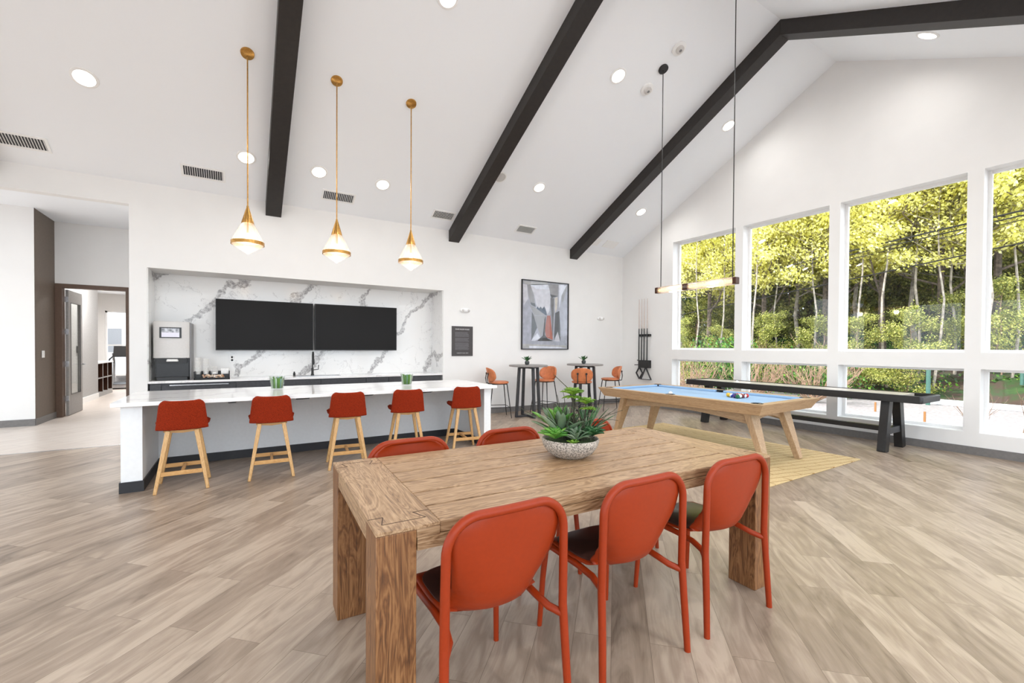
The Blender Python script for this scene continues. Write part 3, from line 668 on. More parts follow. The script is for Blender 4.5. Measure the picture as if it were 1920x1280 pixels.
# ------------------------------------------------------------------ art, sign
t = thing('framed_artwork', (-2.523, 0, 1.395), 'large black framed abstract print of grey, white and rust shapes', 'artwork')
w, h = .675, 1.593
f = MB(); f.box(-w, w, -.045, 0, 0, .018); f.box(-w, w, -.045, 0, h-.018, h); f.box(-w, -w+.018, -.045, 0, .018, h-.018); f.box(w-.018, w, -.045, 0, .018, h-.018); f.build('frame', M['black'], t)
cols = {'bg': (178, 180, 192), 'sky': (226, 229, 240), 'g1': (158, 157, 160), 'g2': (120, 121, 125), 'g3': (92, 94, 98), 'g4': (190, 189, 188), 'rust': (176, 98, 78), 'navy': (64, 78, 98), 'pale': (212, 211, 218), 'dk': (58, 54, 54), 'cream': (214, 208, 198)}
mats = {k: plain('print_'+k, c, .25, var=.07, scale=9) for k, c in cols.items()}; order = list(cols)
P = MB()
def AP(px, py, dpt):
    u = (px-140)/(733-140); top = 178+(232-178)*u; v = (py-top)/(1105-top); return (-w+.018+u*(2*w-.036), dpt, h-.018-v*(h-.036))
def shape(c, pts, lvl): P.mi = order.index(c); P.poly([AP(x, y, -.012-.0008*lvl) for x, y in pts])
shape('bg', [(140, 178), (733, 232), (733, 1105), (140, 1105)], 0)
shape('pale', [(235, 245), (480, 240), (500, 420), (490, 590), (450, 655), (330, 560), (295, 400)], 1)
shape('sky', [(230, 235), (470, 232), (480, 300), (320, 300)], 2)
shape('g4', [(145, 190), (460, 205), (470, 235), (300, 245), (180, 235)], 2)
shape('pale', [(150, 230), (200, 240), (215, 430), (160, 520)], 2)
shape('g1', [(200, 240), (240, 240), (285, 370), (300, 500), (245, 490), (220, 400)], 3)
shape('g3', [(245, 480), (300, 490), (310, 545), (250, 510)], 4)
shape('g1', [(470, 228), (605, 232), (600, 395), (500, 365)], 3)
shape('g3', [(495, 365), (600, 392), (515, 418)], 4)
shape('g2', [(500, 415), (550, 420), (545, 700), (530, 1000), (520, 700)], 3)
shape('cream', [(555, 415), (600, 400), (590, 560), (565, 620)], 3)
shape('sky', [(610, 235), (720, 245), (650, 380), (615, 560)], 2)
shape('g1', [(720, 245), (735, 250), (690, 400), (650, 520), (650, 380)], 3)
shape('navy', [(320, 560), (335, 530), (352, 560), (372, 535), (392, 565), (420, 530), (440, 580), (455, 640), (445, 655)], 5)
shape('g1', [(230, 510), (320, 560), (445, 655), (290, 655), (265, 590)], 4)
shape('g3', [(260, 600), (290, 660), (330, 820), (255, 1000)], 4)
shape('g1', [(285, 660), (440, 660), (385, 960), (330, 820)], 5)
shape('rust', [(455, 655), (500, 655), (535, 985), (445, 950), (430, 850)], 5)
shape('g3', [(565, 620), (620, 590), (635, 800), (640, 1010), (600, 870), (550, 990)], 4)
shape('pale', [(600, 870), (632, 1008), (556, 1000)], 5)
shape('sky', [(255, 995), (330, 890), (370, 960), (300, 1000)], 6)
shape('dk', [(330, 1000), (400, 930), (425, 700), (440, 660), (430, 920), (470, 970), (545, 1000)], 6)
shape('g4', [(150, 1040), (720, 1060), (730, 1100), (145, 1100)], 2)
shape('sky', [(230, 1065), (640, 1080), (720, 1098), (230, 1098)], 3)
P.build('print', [mats[k] for k in order], t, smooth=False)
MB().box(-w+.018, w-.018, -.034, -.032, .018, h-.018).build('glazing', M['pane'], t, smooth=False)
t = thing('rules_sign', (-4.66, 0, 1.255), 'dark grey wall sign of room rules with pale lettering', 'sign')
box('sign_panel', -.24, .24, -.016, 0, 0, .62, plain('sign_charcoal', (70, 66, 66), .5), t, bevel=.002)
def text(body, size, loc, mat, parent, name='lettering', rot=(R(90), 0, 0), align='CENTER'):
    c = bpy.data.curves.new(name, 'FONT'); c.body = body; c.size = size; c.align_x = align; c.extrude = .0008
    o = bpy.data.objects.new(name, c); COL.objects.link(o)
    dg = bpy.context.evaluated_depsgraph_get(); me = bpy.data.meshes.new_from_object(o.evaluated_get(dg)); bpy.data.objects.remove(o, do_unlink=True)
    q = bpy.data.objects.new(name, me); me.materials.append(mat); COL.objects.link(q); q.location = loc; q.rotation_euler = rot
    if parent: q.parent = parent
    return q
lt = plain('sign_letters', (226, 224, 224), .5); ld = plain('sign_small_print', (128, 126, 132), .5)
text('GAME ROOM RULES', .036, (-.005, -.018, .545), lt, t)
random.seed(5); f = MB()
for k in range(22):
    z = .49-k*.017
    if k in (6, 12): f.build('small_print', ld, t, smooth=False); f = MB(); continue
    end = random.choice([.14, .15, .12, .14]); f.box(-.17, end, -.0172, -.016, z, z+.0055)
f.build('small_print', ld, t, smooth=False)
text('COMMUNITY HOURS  OFFICE', .02, (0, -.018, .055), lt, t)

# ------------------------------------------------------------------ cue rack on window wall
t = thing('cue_rack', (0, -.79, .95), 'black wall rack for pool cues, left of the windows', 'rack')
box('lower_holder', -.10, -.001, -.19, .14, .0, .19, M['black'], t, bevel=.004)
box('upper_clip', -.05, -.001, -.19, .18, .78, .84, M['black'], t, bevel=.012)
MB().tube([(-.05, .14, .07), (-.05, .30, .065)], .01).build('bridge_hook', M['black'], t)
MB().tube([(-.05, .14, .15), (-.05, .21, .19)], .012).build('bridge_hook', M['black'], t)
cuew = wood('pale_cue_shaft', (190, 170, 160), (205, 186, 176), (215, 200, 190), 'z')
for i, y in enumerate((-.635, -.72, -.80, -.895)):
    c = thing('pool_cue', (-.06, y, 1.05), ['pool cue at the left of the four in the wall rack', 'second pool cue from the left in the wall rack', 'third pool cue from the left in the wall rack', 'pool cue at the right of the four in the wall rack'][i], 'pool cue', 'pool cues in the wall rack')
    MB().tube([(0, 0, 0), (0, 0, .88)], [.016, .012], 10).build('butt', M['softblack'], c)
    MB().tube([(0, 0, .88), (0, 0, 1.62)], [.010, .006], 10).build('shaft', cuew, c)
def rack_frame(name, pts, loc, lab):
    f = MB(); n = len(pts)
    for k in range(n): a, b = pts[k], pts[(k+1) % n]; f.beam((0, a[0], a[1]), (0, b[0], b[1]), .014, .04, up=(1, 0, 0))
    tag(f.build(name, M['darkmetal'], loc=loc), lab, 'ball rack')
rack_frame('ball_rack', [(0, 0), (.15, -.30), (-.17, -.30)], (-.06, -.86, .965), 'triangular ball rack hanging under the cue holder')
rack_frame('ball_rack', [(0, 0), (.10, -.15), (0.0, -.30), (-.10, -.15)], (-.03, -.63, .965), 'diamond shaped ball rack hanging under the cue holder')

# ------------------------------------------------------------------ bistro tables
def bistro(x, y, rz, lab, plab):
    t = thing('bistro_table', (x, y, 0), lab, 'bar table', 'round grey tall tables by the artwork', R(rz))
    MB().lathe([(.395, 1.045), (.405, 1.05), (.405, 1.075), (.395, 1.08)], n=48).build('tabletop', M['topgrey'], t)
    for k in range(4):
        a = R(45+90*k); c, s = math.cos(a), math.sin(a)
        MB().beam((.27*c, .27*s, 0), (.21*c, .21*s, 1.03), .05, .05, .05, .05, up=(-s, c, 0)).build('leg', M['darkmetal'], t)
    for z, r_ in ((1.02, .21), (.02, .27)):
        f = MB()
        for k in (0, 1):
            a = R(45+90*k); c, s = math.cos(a), math.sin(a); f.beam((r_*c, r_*s, z), (-r_*c, -r_*s, z), .05, .03, up=(0, 0, 1))
        f.build('cross_frame', M['darkmetal'], t)
    p = thing('potted_succulent', (x-.02, y+.02, 1.08), plab, 'plant', 'small potted succulents on the tall tables')
    MB().lathe([(.028, 0), (.045, .02), (.05, .05), (.04, .08), (.034, .078)], n=20).build('pot', plain('dark_pot', (66, 70, 68), .6), p)
    rosette(p, (0, 0, .07), 22, .15, .036, 96, M['succ_dark'], 'leaves', 5)
def rosette(parent, c, n, length, width, elev, mat, name='leaves', seed=1, curl=.4, thick=.004, rings=2, loc=None):
    random.seed(seed); f = MB()
    for k in range(n):
        ring = k/n; a = k*2.39996; e = R(elev*(.35+.9*ring)); L = length*(1-.35*ring)*random.uniform(.85, 1.1)
        f.M = Matrix.Translation(c) @ Matrix.Rotation(a, 4, 'Z')
        def fn(u, v):
            s = v; d = L*s; ee = e+curl*(.5-s)*-1.0
            x = d*math.cos(e)-.0; z = d*math.sin(e)-curl*L*.35*s*s+curl*.15*L*s
            ww = width*(math.sin(math.pi*min(1, .12+s*.88))**.7)*(1 if s < .98 else .1)
            return (x, (2*u-1)*ww*.5, z+abs(2*u-1)*ww*.28)
        f.grid(fn, 2, 6)
    f.M = Matrix(); return f.build(name, mat, parent, solid=thick)
M['succ_green'] = leafy('succulent_green', [(0, (66, 132, 46)), (.5, (104, 164, 64)), (1, (140, 190, 84))], .2, .35)
M['succ_dark'] = leafy('succulent_dark', [(0, (34, 74, 42)), (.5, (56, 104, 56)), (1, (90, 132, 84))], .15, .4)
M['succ_grey'] = leafy('succulent_grey', [(0, (86, 112, 84)), (.5, (118, 140, 108)), (1, (154, 166, 140))], .15, .5)
M['succ_lime'] = leafy('succulent_lime', [(0, (92, 140, 40)), (1, (150, 186, 66))], .3, .45)
M['twig'] = plain('dark_twig', (62, 62, 44), .7)
bistro(-3.505, -.77, -52, 'round grey tall table below the artwork, left of the two', 'small potted succulent on the left tall table')
bistro(-2.02, -.84, -20, 'round grey tall table nearer the room corner, right of the two', 'small potted succulent on the right tall table')
def make_bstool():
    t = thing('leather_bar_stool', (0, 0, 0), None, 'bar stool', 'tan leather stools at the tall tables')
    def seat(u, v):
        a = u*2*math.pi; i = min(5, int(v*5+.5)); k = (0, .8, .98, 1, .9, 0)[i]; z = (.745, .745, .735, .71, .695, .695)[i]
        return (.215*k*math.cos(a), .205*k*math.sin(a)+.01, z)
    MB().grid(seat, 32, 5, True).build('seat', M['leather'], t)
    def back(u, v):
        s, q = 2*u-1, 2*v-1
        n = 2.7; c = (1-abs(q)**n)**(1/n) if abs(q) < 1 else 0
        x = .215*s*max(c, .25); y = -.215+.11*(x/.215)**2-.03*q; return (x, y, .875+.145*q)
    b = MB().grid(back, 16, 14).build('backrest', M['leather'], t, solid=.035)
    for sx in (-1, 1):
        for fy, ty in ((-.23, -.15), (.23, .15)): MB().tube([(sx*.23, fy, 0), (sx*.15, ty, .69)], [.008, .011], 8).build('leg', M['black'], t)
        MB().tube([(sx*.09, -.10, .69), (sx*.09, -.235, .70), (sx*.09, -.252, .80), (sx*.09, -.235, .90)], .010, 8).build('back_support', M['black'], t)
        MB().lathe([(.0005, 0), (.022, 0), (.022, .02)], n=14, cap=False).build('support_button', M['black'], t, loc=(sx*.09, -.228, .90)).rotation_euler.x = R(90)
    f = MB(); f.tube([(-.205, -.205, .22), (.205, -.205, .22), (.205, .205, .22), (-.205, .205, .22)], .007, 8, closed=True); f.build('footrest', M['black'], t)
    MB().tube([(-.15, -.15, .69), (.15, -.15, .69), (.15, .15, .69), (-.15, .15, .69)], .010, 8, closed=True).build('seat_frame', M['black'], t)
    return t
b0 = make_bstool()
for i, (x, y, face, lab) in enumerate([(-4.07, -.50, -18, 'tan leather stool left of the left tall table, beside the bar end'), (-2.86, -.47, 200, 'tan leather stool between the left tall table and the wall'),
                                       (-2.445, -1.23, 50, 'tan leather stool seen from behind in front of the right tall table'), (-1.27, -.88, 152, 'tan leather stool right of the right tall table, near the cue rack')]):
    o = b0 if i == 0 else copy_tree(b0); o.location = (x, y, 0); o.rotation_euler.z = R(face-90); o['label'] = lab

# ------------------------------------------------------------------ rug, pool table
rugm, nt, b = base('mustard_rug', (214, 184, 122), .95); L = nt.links.new
tc = N(nt, 'ShaderNodeTexCoord'); mp = N(nt, 'ShaderNodeMapping'); L(tc.outputs['Object'], mp.inputs['Vector'])
no = N(nt, 'ShaderNodeTexNoise', Scale=90.0, Detail=3.0); L(mp.outputs[0], no.inputs['Vector'])
vo = N(nt, 'ShaderNodeTexBrick', Scale=1.0); vo.inputs['Brick Width'].default_value = .62; vo.inputs['Row Height'].default_value = .105; vo.inputs['Mortar Size'].default_value = .006; vo.offset = .5
rt = N(nt, 'ShaderNodeMapping'); rt.inputs['Rotation'].default_value = (0, 0, R(12)); L(mp.outputs[0], rt.inputs['Vector']); L(rt.outputs[0], vo.inputs['Vector'])
rr = ramp(nt, [(.3, (196, 170, 122)), (.7, (216, 192, 146))]); L(no.outputs['Fac'], rr.inputs[0])
mx = N(nt, 'ShaderNodeMix', data_type='RGBA'); L(vo.outputs['Fac'], mx.inputs['Factor']); L(rr.outputs[0], mx.inputs['A']); mx.inputs['B'].default_value = lin((160, 124, 72)); L(mx.outputs['Result'], b.inputs['Base Color'])
bp = N(nt, 'ShaderNodeBump', Strength=.6, Distance=.006); L(no.outputs['Fac'], bp.inputs['Height']); L(bp.outputs[0], b.inputs['Normal'])
tag(MB().box(-1.12, 1.12, -1.58, 1.58, 0, .014).build('area_rug', rugm, loc=(-2.83, -4.32, .0), bevel=.005), 'mustard yellow rug with carved lines under the pool table', 'rug')
TP = .80
t = thing('pool_table', (-2.85, -4.283, .014), 'light oak pool table with pale blue felt and splayed legs', 'pool table', rz=R(1.65))
hw, hlen, z1 = .735, 1.315, TP-.014; z0 = z1-.135
def rectp(a, b): return [(-a, -b), (a, -b), (a, b), (-a, b)]
# rails: four mitred pieces, outer faces sloping in towards the bottom
ins, riw = .075, .115
def rail(side):
    f = MB()
    A = [(-hw, -hlen), (hw, -hlen), (hw, hlen), (-hw, hlen)]; B = [(-hw+ins, -hlen+ins), (hw-ins, -hlen+ins), (hw-ins, hlen-ins), (-hw+ins, hlen-ins)]
    C = [(-hw+riw, -hlen+riw), (hw-riw, -hlen+riw), (hw-riw, hlen-riw), (-hw+riw, hlen-riw)]
    i, j = side, (side+1) % 4
    a0, a1 = (*A[i], z1), (*A[j], z1); b0, b1 = (*B[i], z0), (*B[j], z0); c0, c1 = (*C[i], z1), (*C[j], z1); d0, d1 = (*C[i], z0), (*C[j], z0)
    f.poly([a0, a1, c1, c0]); f.poly([b0, b1, a1, a0]); f.poly([d0, d1, b1, b0]); f.poly([c0, c1, d1, d0]); f.poly([a0, c0, d0, b0]); f.poly([a1, b1, d1, c1])
    bm_ = f.build('rail', M['px'] if side in (0, 2) else M['py'], t, smooth=False)
for s_ in range(4): rail(s_)
MB().hexa(rectp(hw-.11, hlen-.11), z0, rectp(hw-.11, hlen-.11), z1-.035).build('playing_bed', M['felt'], t)
cu = .05
def cushion(x0, x1, y0, y1): # wedge in section
    f = MB(); f.box(x0, x1, y0, y1, z1-.035, z1-.002); f.build('cushion', M['felt'], t, bevel=.008)
yi = hlen-riw; xi = hw-riw
for s in (-1, 1):
    cushion(-xi+.06, xi-.06, s*yi-(cu if s > 0 else 0), s*yi+(0 if s > 0 else cu))
    for a, b_ in ((-yi+.06, -.06), (.06, yi-.06)): cushion(s*xi-(cu if s > 0 else 0), s*xi+(0 if s > 0 else cu), a, b_)
for sx in (-1, 1):
    for py in (-1, 0, 1):
        px_, py_ = sx*(xi-.012 if py else xi+.012), py*(yi-.012)
        f = MB(); f.lathe([(.052, -.03), (.066, -.005), (.066, .004), (.052, .004), (.05, -.03), (.0005, -.032)], n=24, cap=False); f.build('pocket', M['softblack'], t, loc=(px_, py_, z1))
# apron boards with arched lower edge
def apron(L_, axis, off, mat):
    n = 16; pts = [(-L_, z0), (L_, z0)]; low = []
    for k in range(n+1):
        u = 1-2*k/n; low.append((u*L_, z0-.17+.09*(1-abs(u)**2.0)))
    f = MB(); f.prism([(L_, z0), (-L_, z0)]+[(p[0], p[1]) for p in low[::-1]], 'x' if axis == 'y' else 'y', off-.018, off+.018); return f.build('apron', mat, t, smooth=False)
for s in (-1, 1): apron(1.04, 'y', s*.40, M['py']); apron(.40, 'x', s*1.0, M['px'])
for sx in (-1, 1):
    for sy in (-1, 1):
        f = MB(); f.beam((sx*.42, sy*1.20, 0), (sx*.395, sy*1.0, z0), .07, .085, .085, .20, up=(0, 1, 0) if False else (1, 0, 0))
        f.build('leg', M['pz'], t, bevel=.005)
f = MB(); f.tube([(.0, -.3, z0-.03), (.0, .3, z0-.03)], .03, 10); f.build('ball_return', M['black'], t)
# balls
for y in range(0): pass
bc = [(236, 190, 60), (30, 60, 150), (190, 40, 40), (70, 40, 110), (220, 110, 50), (30, 100, 60), (120, 30, 40), (20, 20, 22)]
def to_world(x, y): a = R(1.5); return (-2.85+x*math.cos(a)-y*math.sin(a), -4.283+x*math.sin(a)+y*math.cos(a))
names_ = ['yellow', 'blue', 'red', 'purple', 'orange', 'green', 'maroon', 'black']; r_b = .0286; k = 0
zb = TP-.035+r_b
order_b = [0, 8, 1, 9, 7, 10, 3, 11, 4, 12, 5, 13, 6, 14, 2]
for row in range(5):
    for c_ in range(row+1):
        n_ = order_b[k]; k += 1; x = .10+(c_-row/2)*2*r_b*1.01; y = -.42-row*2*r_b*.875
        wx, wy = to_world(x, y); col_ = bc[n_ % 8]
        if n_ < 8: mm_ = plain('ball_%s' % names_[n_], col_, .12, var=.01); lab = 'solid %s pool ball in the racked cluster' % names_[n_]
        else: mm_ = plain('ball_stripe_%s' % names_[n_-8], tuple((q+235)//2 for q in col_), .12, var=.01); lab = 'striped %s and white pool ball in the racked cluster' % names_[n_-8]
        if n_ >= 8:
            o = MB(); o.sphere((0, 0, 0), r_b, 20, 12)
            for q in range(len(o.f)):
                zz = sum(o.v[i][2] for i in o.f[q])/4; o.m[q] = 0 if abs(zz) < r_b*.55 else 1
            o = o.build('pool_ball', [plain('ball_band_%d' % n_, col_, .12, var=.01), M['cup']], loc=(wx, wy, zb)); o.rotation_euler = (k, k*.7, 0)
        else: o = MB().sphere((0, 0, 0), r_b, 20, 12).build('pool_ball', mm_, loc=(wx, wy, zb))
        tag(o, lab, 'pool ball', 'racked pool balls')
wx, wy = to_world(-.46, .12)
tag(MB().sphere((0, 0, 0), r_b, 24, 14).build('cue_ball', plain('ball_white', (244, 240, 232), .1, var=.01), loc=(wx, wy, zb)), 'white cue ball alone near the side pocket', 'pool ball')

# ------------------------------------------------------------------ shuffleboard
t = thing('shuffleboard_table', (-.56, -4.46, 0), 'long black shuffleboard table with pale playing board along the windows', 'shuffleboard table')
x0, x1, y0, y1, zt = -.355, .355, -1.80, 1.80, .82
f = MB(); f.box(x0, x0+.07, y0, y1, .72, zt); f.box(x1-.07, x1, y0, y1, .72, zt); f.box(x0+.07, x1-.07, y1-.05, y1, .72, zt); f.box(x0+.07, x1-.07, y0+.05, y1-.05, .72, .75); f.build('cabinet', M['black'], t, bevel=.003)
f = MB(); f.box(x0+.0, x1, y0-.03, y0+.02, .72, zt); f.build('end_board', M['darkmetal'], t, bevel=.02)
f = MB(); f.box(-.23, .23, y0+.22, y1-.12, .75, zt-.003); f.build('playing_board', plain('pale_board', (232, 224, 212), .25, var=.02), t, bevel=.002)
for yl in (-1.40, 1.40):
    for s in (-1, 1):
        f = MB(); f.beam((s*.32, yl, 0), (s*.19, yl, .72), .13, .10, .13, .10, up=(0, 1, 0)); f.build('leg', M['black'], t, bevel=.003)
    box('crossbar', -.27, .27, yl-.035, yl+.035, .24, .33, M['darkmetal'], t)
box('stretcher', -.04, .04, -1.37, 1.37, .25, .32, M['black'], t)
t = thing('score_puck', (-.62, -3.55, .808), 'small white pucks on the shuffleboard near its far end', 'puck')
for dx, dy in ((0, 0), (.05, .03)): MB().lathe([(.027, 0), (.027, .018), (.018, .024), (.018, .03)], n=20).build('puck_disc', M['cup'], t, loc=(dx, dy, 0))

# ------------------------------------------------------------------ dining table
t = thing('dining_table', (-7.01, -6.335, 0), 'chunky oak dining table with plank top and square legs', 'dining table', rz=R(-2.2))
HX_, HY_, HT = 1.18, .535, .80
f = MB(); bwid = .235
ys_ = [-HY_+k*(2*HY_)/6 for k in range(7)]
for a, b_ in zip(ys_, ys_[1:]): f.box(-HX_+bwid+.002, HX_-bwid-.002, a+.007, b_-.007, HT-.045, HT)
for s in (-1, 1): f.box(*sorted((s*(HX_-.1455), s*(HX_-bwid))), -HY_, HY_, HT-.0465, HT-.0145)
f.build('plank_top', M['tx'], t, bevel=.003)
box('under_top', -HX_+.15, HX_-.15, -HY_+.02, HY_-.02, HT-.06, HT-.046, M['groove'], t)
for s in (-1, 1):
    f = MB(); a, b_ = sorted((s*HX_, s*(HX_-bwid))); f.box(a, b_, -HY_, HY_, HT-.014, HT-.0); f.box(*sorted((s*(HX_-.004), s*(HX_-.04))), -HY_+.172, HY_-.172, HT-.092, HT-.0145); f.build('breadboard_end', M['ty'], t, bevel=.0015)
for s in (-1, 1): box('side_apron', -HX_+.148, HX_-.148, s*HY_-(.03 if s > 0 else 0), s*HY_+(.03 if s < 0 else 0), HT-.092, HT-.0465, M['tx'], t)
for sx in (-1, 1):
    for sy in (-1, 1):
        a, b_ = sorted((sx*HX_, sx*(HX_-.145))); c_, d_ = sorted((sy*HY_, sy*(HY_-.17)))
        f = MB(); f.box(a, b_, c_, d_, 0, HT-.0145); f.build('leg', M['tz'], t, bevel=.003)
# dovetail outlines at the corners
f = MB()
def line2(pts, z=HT):
    for (xa, ya), (xb, yb) in zip(pts, pts[1:]): f.beam((xa, ya, z), (xb, yb, z), .0042, .0014, up=(0, 0, 1))
for sx in (-1, 1):
    for sy in (-1, 1):
        line2([(sx*HX_, sy*.40), (sx*(HX_-.055), sy*.40), (sx*(HX_-.035), sy*.47), (sx*(HX_-.20), sy*.47), (sx*(HX_-.17), sy*.40), (sx*(HX_-bwid), sy*.40)])
f.build('joint_lines', M['groove'], t)
# ------------------------------------------------------------------ dining chairs
def make_chair():
    t = thing('dining_chair', (0, 0, 0), None, 'dining chair', 'terracotta dining chairs around the oak table')
    TR = .0175
    # back loop (front is +y)
    pts = []
    for k in range(13): a = math.pi*.5*k/12; pts.append((-.252+.125*(1-math.cos(a)), .735+.125*math.sin(a)))
    left = [(-.255, -.235, .42), (-.254, -.238, .60)]+[(x, -.240-.012*(1-(x/.252)**2), z) for x, z in pts]
    right = [(-x, y, z) for x, y, z in left[::-1]]
    mid = [(x, -.240-.012*(1-(x/.252)**2), .860) for x in (-.06, 0, .06)]
    MB().tube(left+mid+right, TR, 12).build('back_frame', M['redplastic'], t)
    for s in (-1, 1):
        MB().tube([(s*.270, -.262, 0), (s*.262, -.250, .2), (s*.2552, -.2352, .421)], [.015, .0165, TR], 12).build('leg', M['redplastic'], t)
        MB().tube([(s*.232, .258, 0), (s*.222, .245, .25), (s*.213, .225, .44)], [.013, .015, .016], 12).build('leg', M['redplastic'], t)
        MB().tube([(s*.213, .225, .435), (s*.214, .15, .437), (s*.206, -.02, .430), (s*.205, -.12, .420), (s*.218, -.19, .402), (s*.254, -.236, .385)], .0155, 12).build('side_rail', M['redplastic'], t)
    prof = [(.235, .447), (.20, .456), (.12, .457), (.02, .452), (-.08, .450), (-.135, .456), (-.175, .476), (-.200, .512), (-.215, .56), (-.226, .63), (-.234, .70), (-.240, .76), (-.244, .81), (-.246, .845), (-.247, .858)]
    hws = [.195, .208, .212, .212, .205, .196, .190, .192, .200, .214, .225, .231, .222, .170, .120]
    def smooth_(arr, v):
        x = v*(len(arr)-1); i = min(int(x), len(arr)-2); q = x-i
        return tuple(a+(b-a)*q for a, b in zip(arr[i], arr[i+1])) if isinstance(arr[0], tuple) else arr[i]+(arr[i+1]-arr[i])*q
    def shell(u, v):
        s = 2*u-1; (y, z) = smooth_(prof, v); hw = smooth_(hws, v)
        bend = math.exp(-((v-.47)/.16)**2)
        x = s*hw; up = .05*bend*abs(s)**3
        fwd = (.05*bend+.012)*abs(s)**2.5 if v > .35 else 0.0
        return (x, y+fwd-(0 if v < .35 else .010*(1-s*s)), z+up*.8)
    MB().grid(shell, 18, 42).build('shell', M['redplastic'], t, solid=.010)
    def pad(u, v):
        a = u*2*math.pi; i = min(4, int(v*4+.5)); k = (0, .9, 1, 1, 0)[i]; z = (.472, .471, .466, .459, .459)[i]
        c, s = math.cos(a), math.sin(a); rr = (abs(c)**4+abs(s)**4)**(-.25)
        return (.195*rr*c*k, .06+.165*rr*s*k, z)
    MB().grid(pad, 40, 4, True).build('seat_pad', M['pad'], t)
    return t
c0 = make_chair()
for i, (x, y, rz, lab) in enumerate([(-7.765, -6.745, 0, 'terracotta chair at near left of table, back towards the camera'), (-7.055, -6.765, -1, 'terracotta chair in the middle of the near side of the table'),
                                     (-6.345, -6.77, -2, 'terracotta chair at the right of the near side, beside a table leg'),
                                     (-7.71, -5.95, 180, 'terracotta chair at left of far side, only its top rail above the table'), (-6.99, -5.955, 180, 'terracotta chair in the middle of the far side, left of the plant bowl'),
                                     (-6.27, -5.965, 180, 'terracotta chair at right of far side, peeking out behind the plant bowl')]):
    o = c0 if i == 0 else copy_tree(c0); o.location = (x, y, 0); o.rotation_euler.z = R(rz); o['label'] = lab

# ------------------------------------------------------------------ plant bowl
BP = (-6.935, -6.32, HT+.001)
t = thing('planter_bowl', BP, 'speckled grey stone bowl of mixed succulents on the dining table', 'planter')
MB().lathe([(.0005, 0), (.085, 0), (.095, .004), (.135, .03), (.160, .065), (.170, .10), (.166, .112), (.156, .108), (.150, .09), (.0005, .088)], n=56, cap=False).build('bowl', M['stone'], t)
MB().lathe([(.0005, .10), (.1, .098), (.154, .094)], n=32, cap=False).build('soil', plain('planter_moss', (54, 70, 34), .95, var=.5, scale=60), t)
CR = Vector((math.cos(R(31.8)), -math.sin(R(31.8)), 0)); CF = Vector((math.sin(R(31.8)), math.cos(R(31.8)), 0))
def BPt(r, f, z): v = CR*r+CF*f; return (v.x, v.y, z)
rosette(t, BPt(-.095, -.055, .115), 34, .115, .034, 60, M['succ_green'], 'rosette', 11, .5, .006)
rosette(t, BPt(.125, -.03, .13), 28, .10, .042, 55, M['succ_dark'], 'rosette', 12, .5, .006)
rosette(t, BPt(.02, -.10, .11), 12, .13, .022, 62, M['succ_grey'], 'air_plant', 13, .9, .003)
rosette(t, BPt(.05, .08, .11), 20, .13, .03, 60, M['succ_dark'], 'rosette', 14, .4, .004)
rosette(t, BPt(-.06, .02, .11), 14, .24, .05, 70, M['succ_grey'], 'agave', 15, .15, .004)
rosette(t, BPt(-.07, .06, .13), 9, .22, .07, 85, M['succ_green'], 'agave', 16, .1, .004)
rosette(t, BPt(.09, .02, .11), 16, .20, .014, 70, M['succ_grey'], 'grass_tuft', 17, .3, .002)
rosette(t, BPt(.02, -.03, .10), 26, .18, .013, 68, M['succ_dark'], 'grass_tuft', 18, .5, .002)
rosette(t, BPt(-.0, -.135, .10), 7, .045, .025, 60, M['succ_lime'], 'moss_tuft', 19, .3, .004)
rosette(t, BPt(.012, -.02, .365), 26, .085, .032, 62, M['succ_lime'], 'lime_rosette', 20, .9, .003)
rosette(t, BPt(.012, -.02, .352), 12, .065, .03, 10, M['succ_lime'], 'lime_rosette', 24, .9, .003)
rosette(t, BPt(.088, -.03, .315), 24, .072, .030, 60, M['succ_lime'], 'lime_rosette', 21, .9, .003)
rosette(t, BPt(.10, -.05, .285), 14, .055, .028, 25, M['succ_lime'], 'lime_rosette', 25, .9, .003)
rosette(t, BPt(.10, .05, .11), 26, .26, .014, 76, M['succ_dark'], 'grass_tuft', 22, .25, .002)
rosette(t, BPt(-.02, .05, .11), 22, .27, .012, 80, M['succ_grey'], 'grass_tuft', 23, .3, .002)
rosette(t, BPt(.02, -.07, .13), 9, .12, .026, 75, M['succ_grey'], 'air_plant', 26, 1.2, .003)
random.seed(21)
f = MB()
for a, b_ in ((BPt(.01, -.02, .1), BPt(.012, -.02, .37)), (BPt(.06, -.02, .1), BPt(.088, -.03, .32))): f.tube([a, ((a[0]+b_[0])/2+.006, (a[1]+b_[1])/2, (a[2]+b_[2])/2), b_], .005, 6)
f.tube([BPt(.03, 0, .1), BPt(.02, 0, .30), BPt(-.01, 0, .40), BPt(-.10, .0, .485)], [.004, .004, .003, .002], 5)
for k in range(40):
    r0 = random.uniform(-.06, .12); f0 = random.uniform(-.05, .06); p = Vector(BPt(r0, f0, .1)); pts_ = [p.copy()]; d_ = Vector(BPt(random.uniform(-.35, .35)+r0*1.5, random.uniform(-.3, .3), 1))
    for q in range(random.randint(5, 9)):
        d_ += Vector((random.uniform(-.35, .35), random.uniform(-.35, .35), random.uniform(-.25, .12))); d_.normalize(); p = p+d_*random.uniform(.025, .042); pts_.append(p.copy())
    f.tube(pts_, [.003*(1-.6*q/len(pts_)) for q in range(len(pts_))], 5)
f.build('twisted_twigs', M['twig'], t)

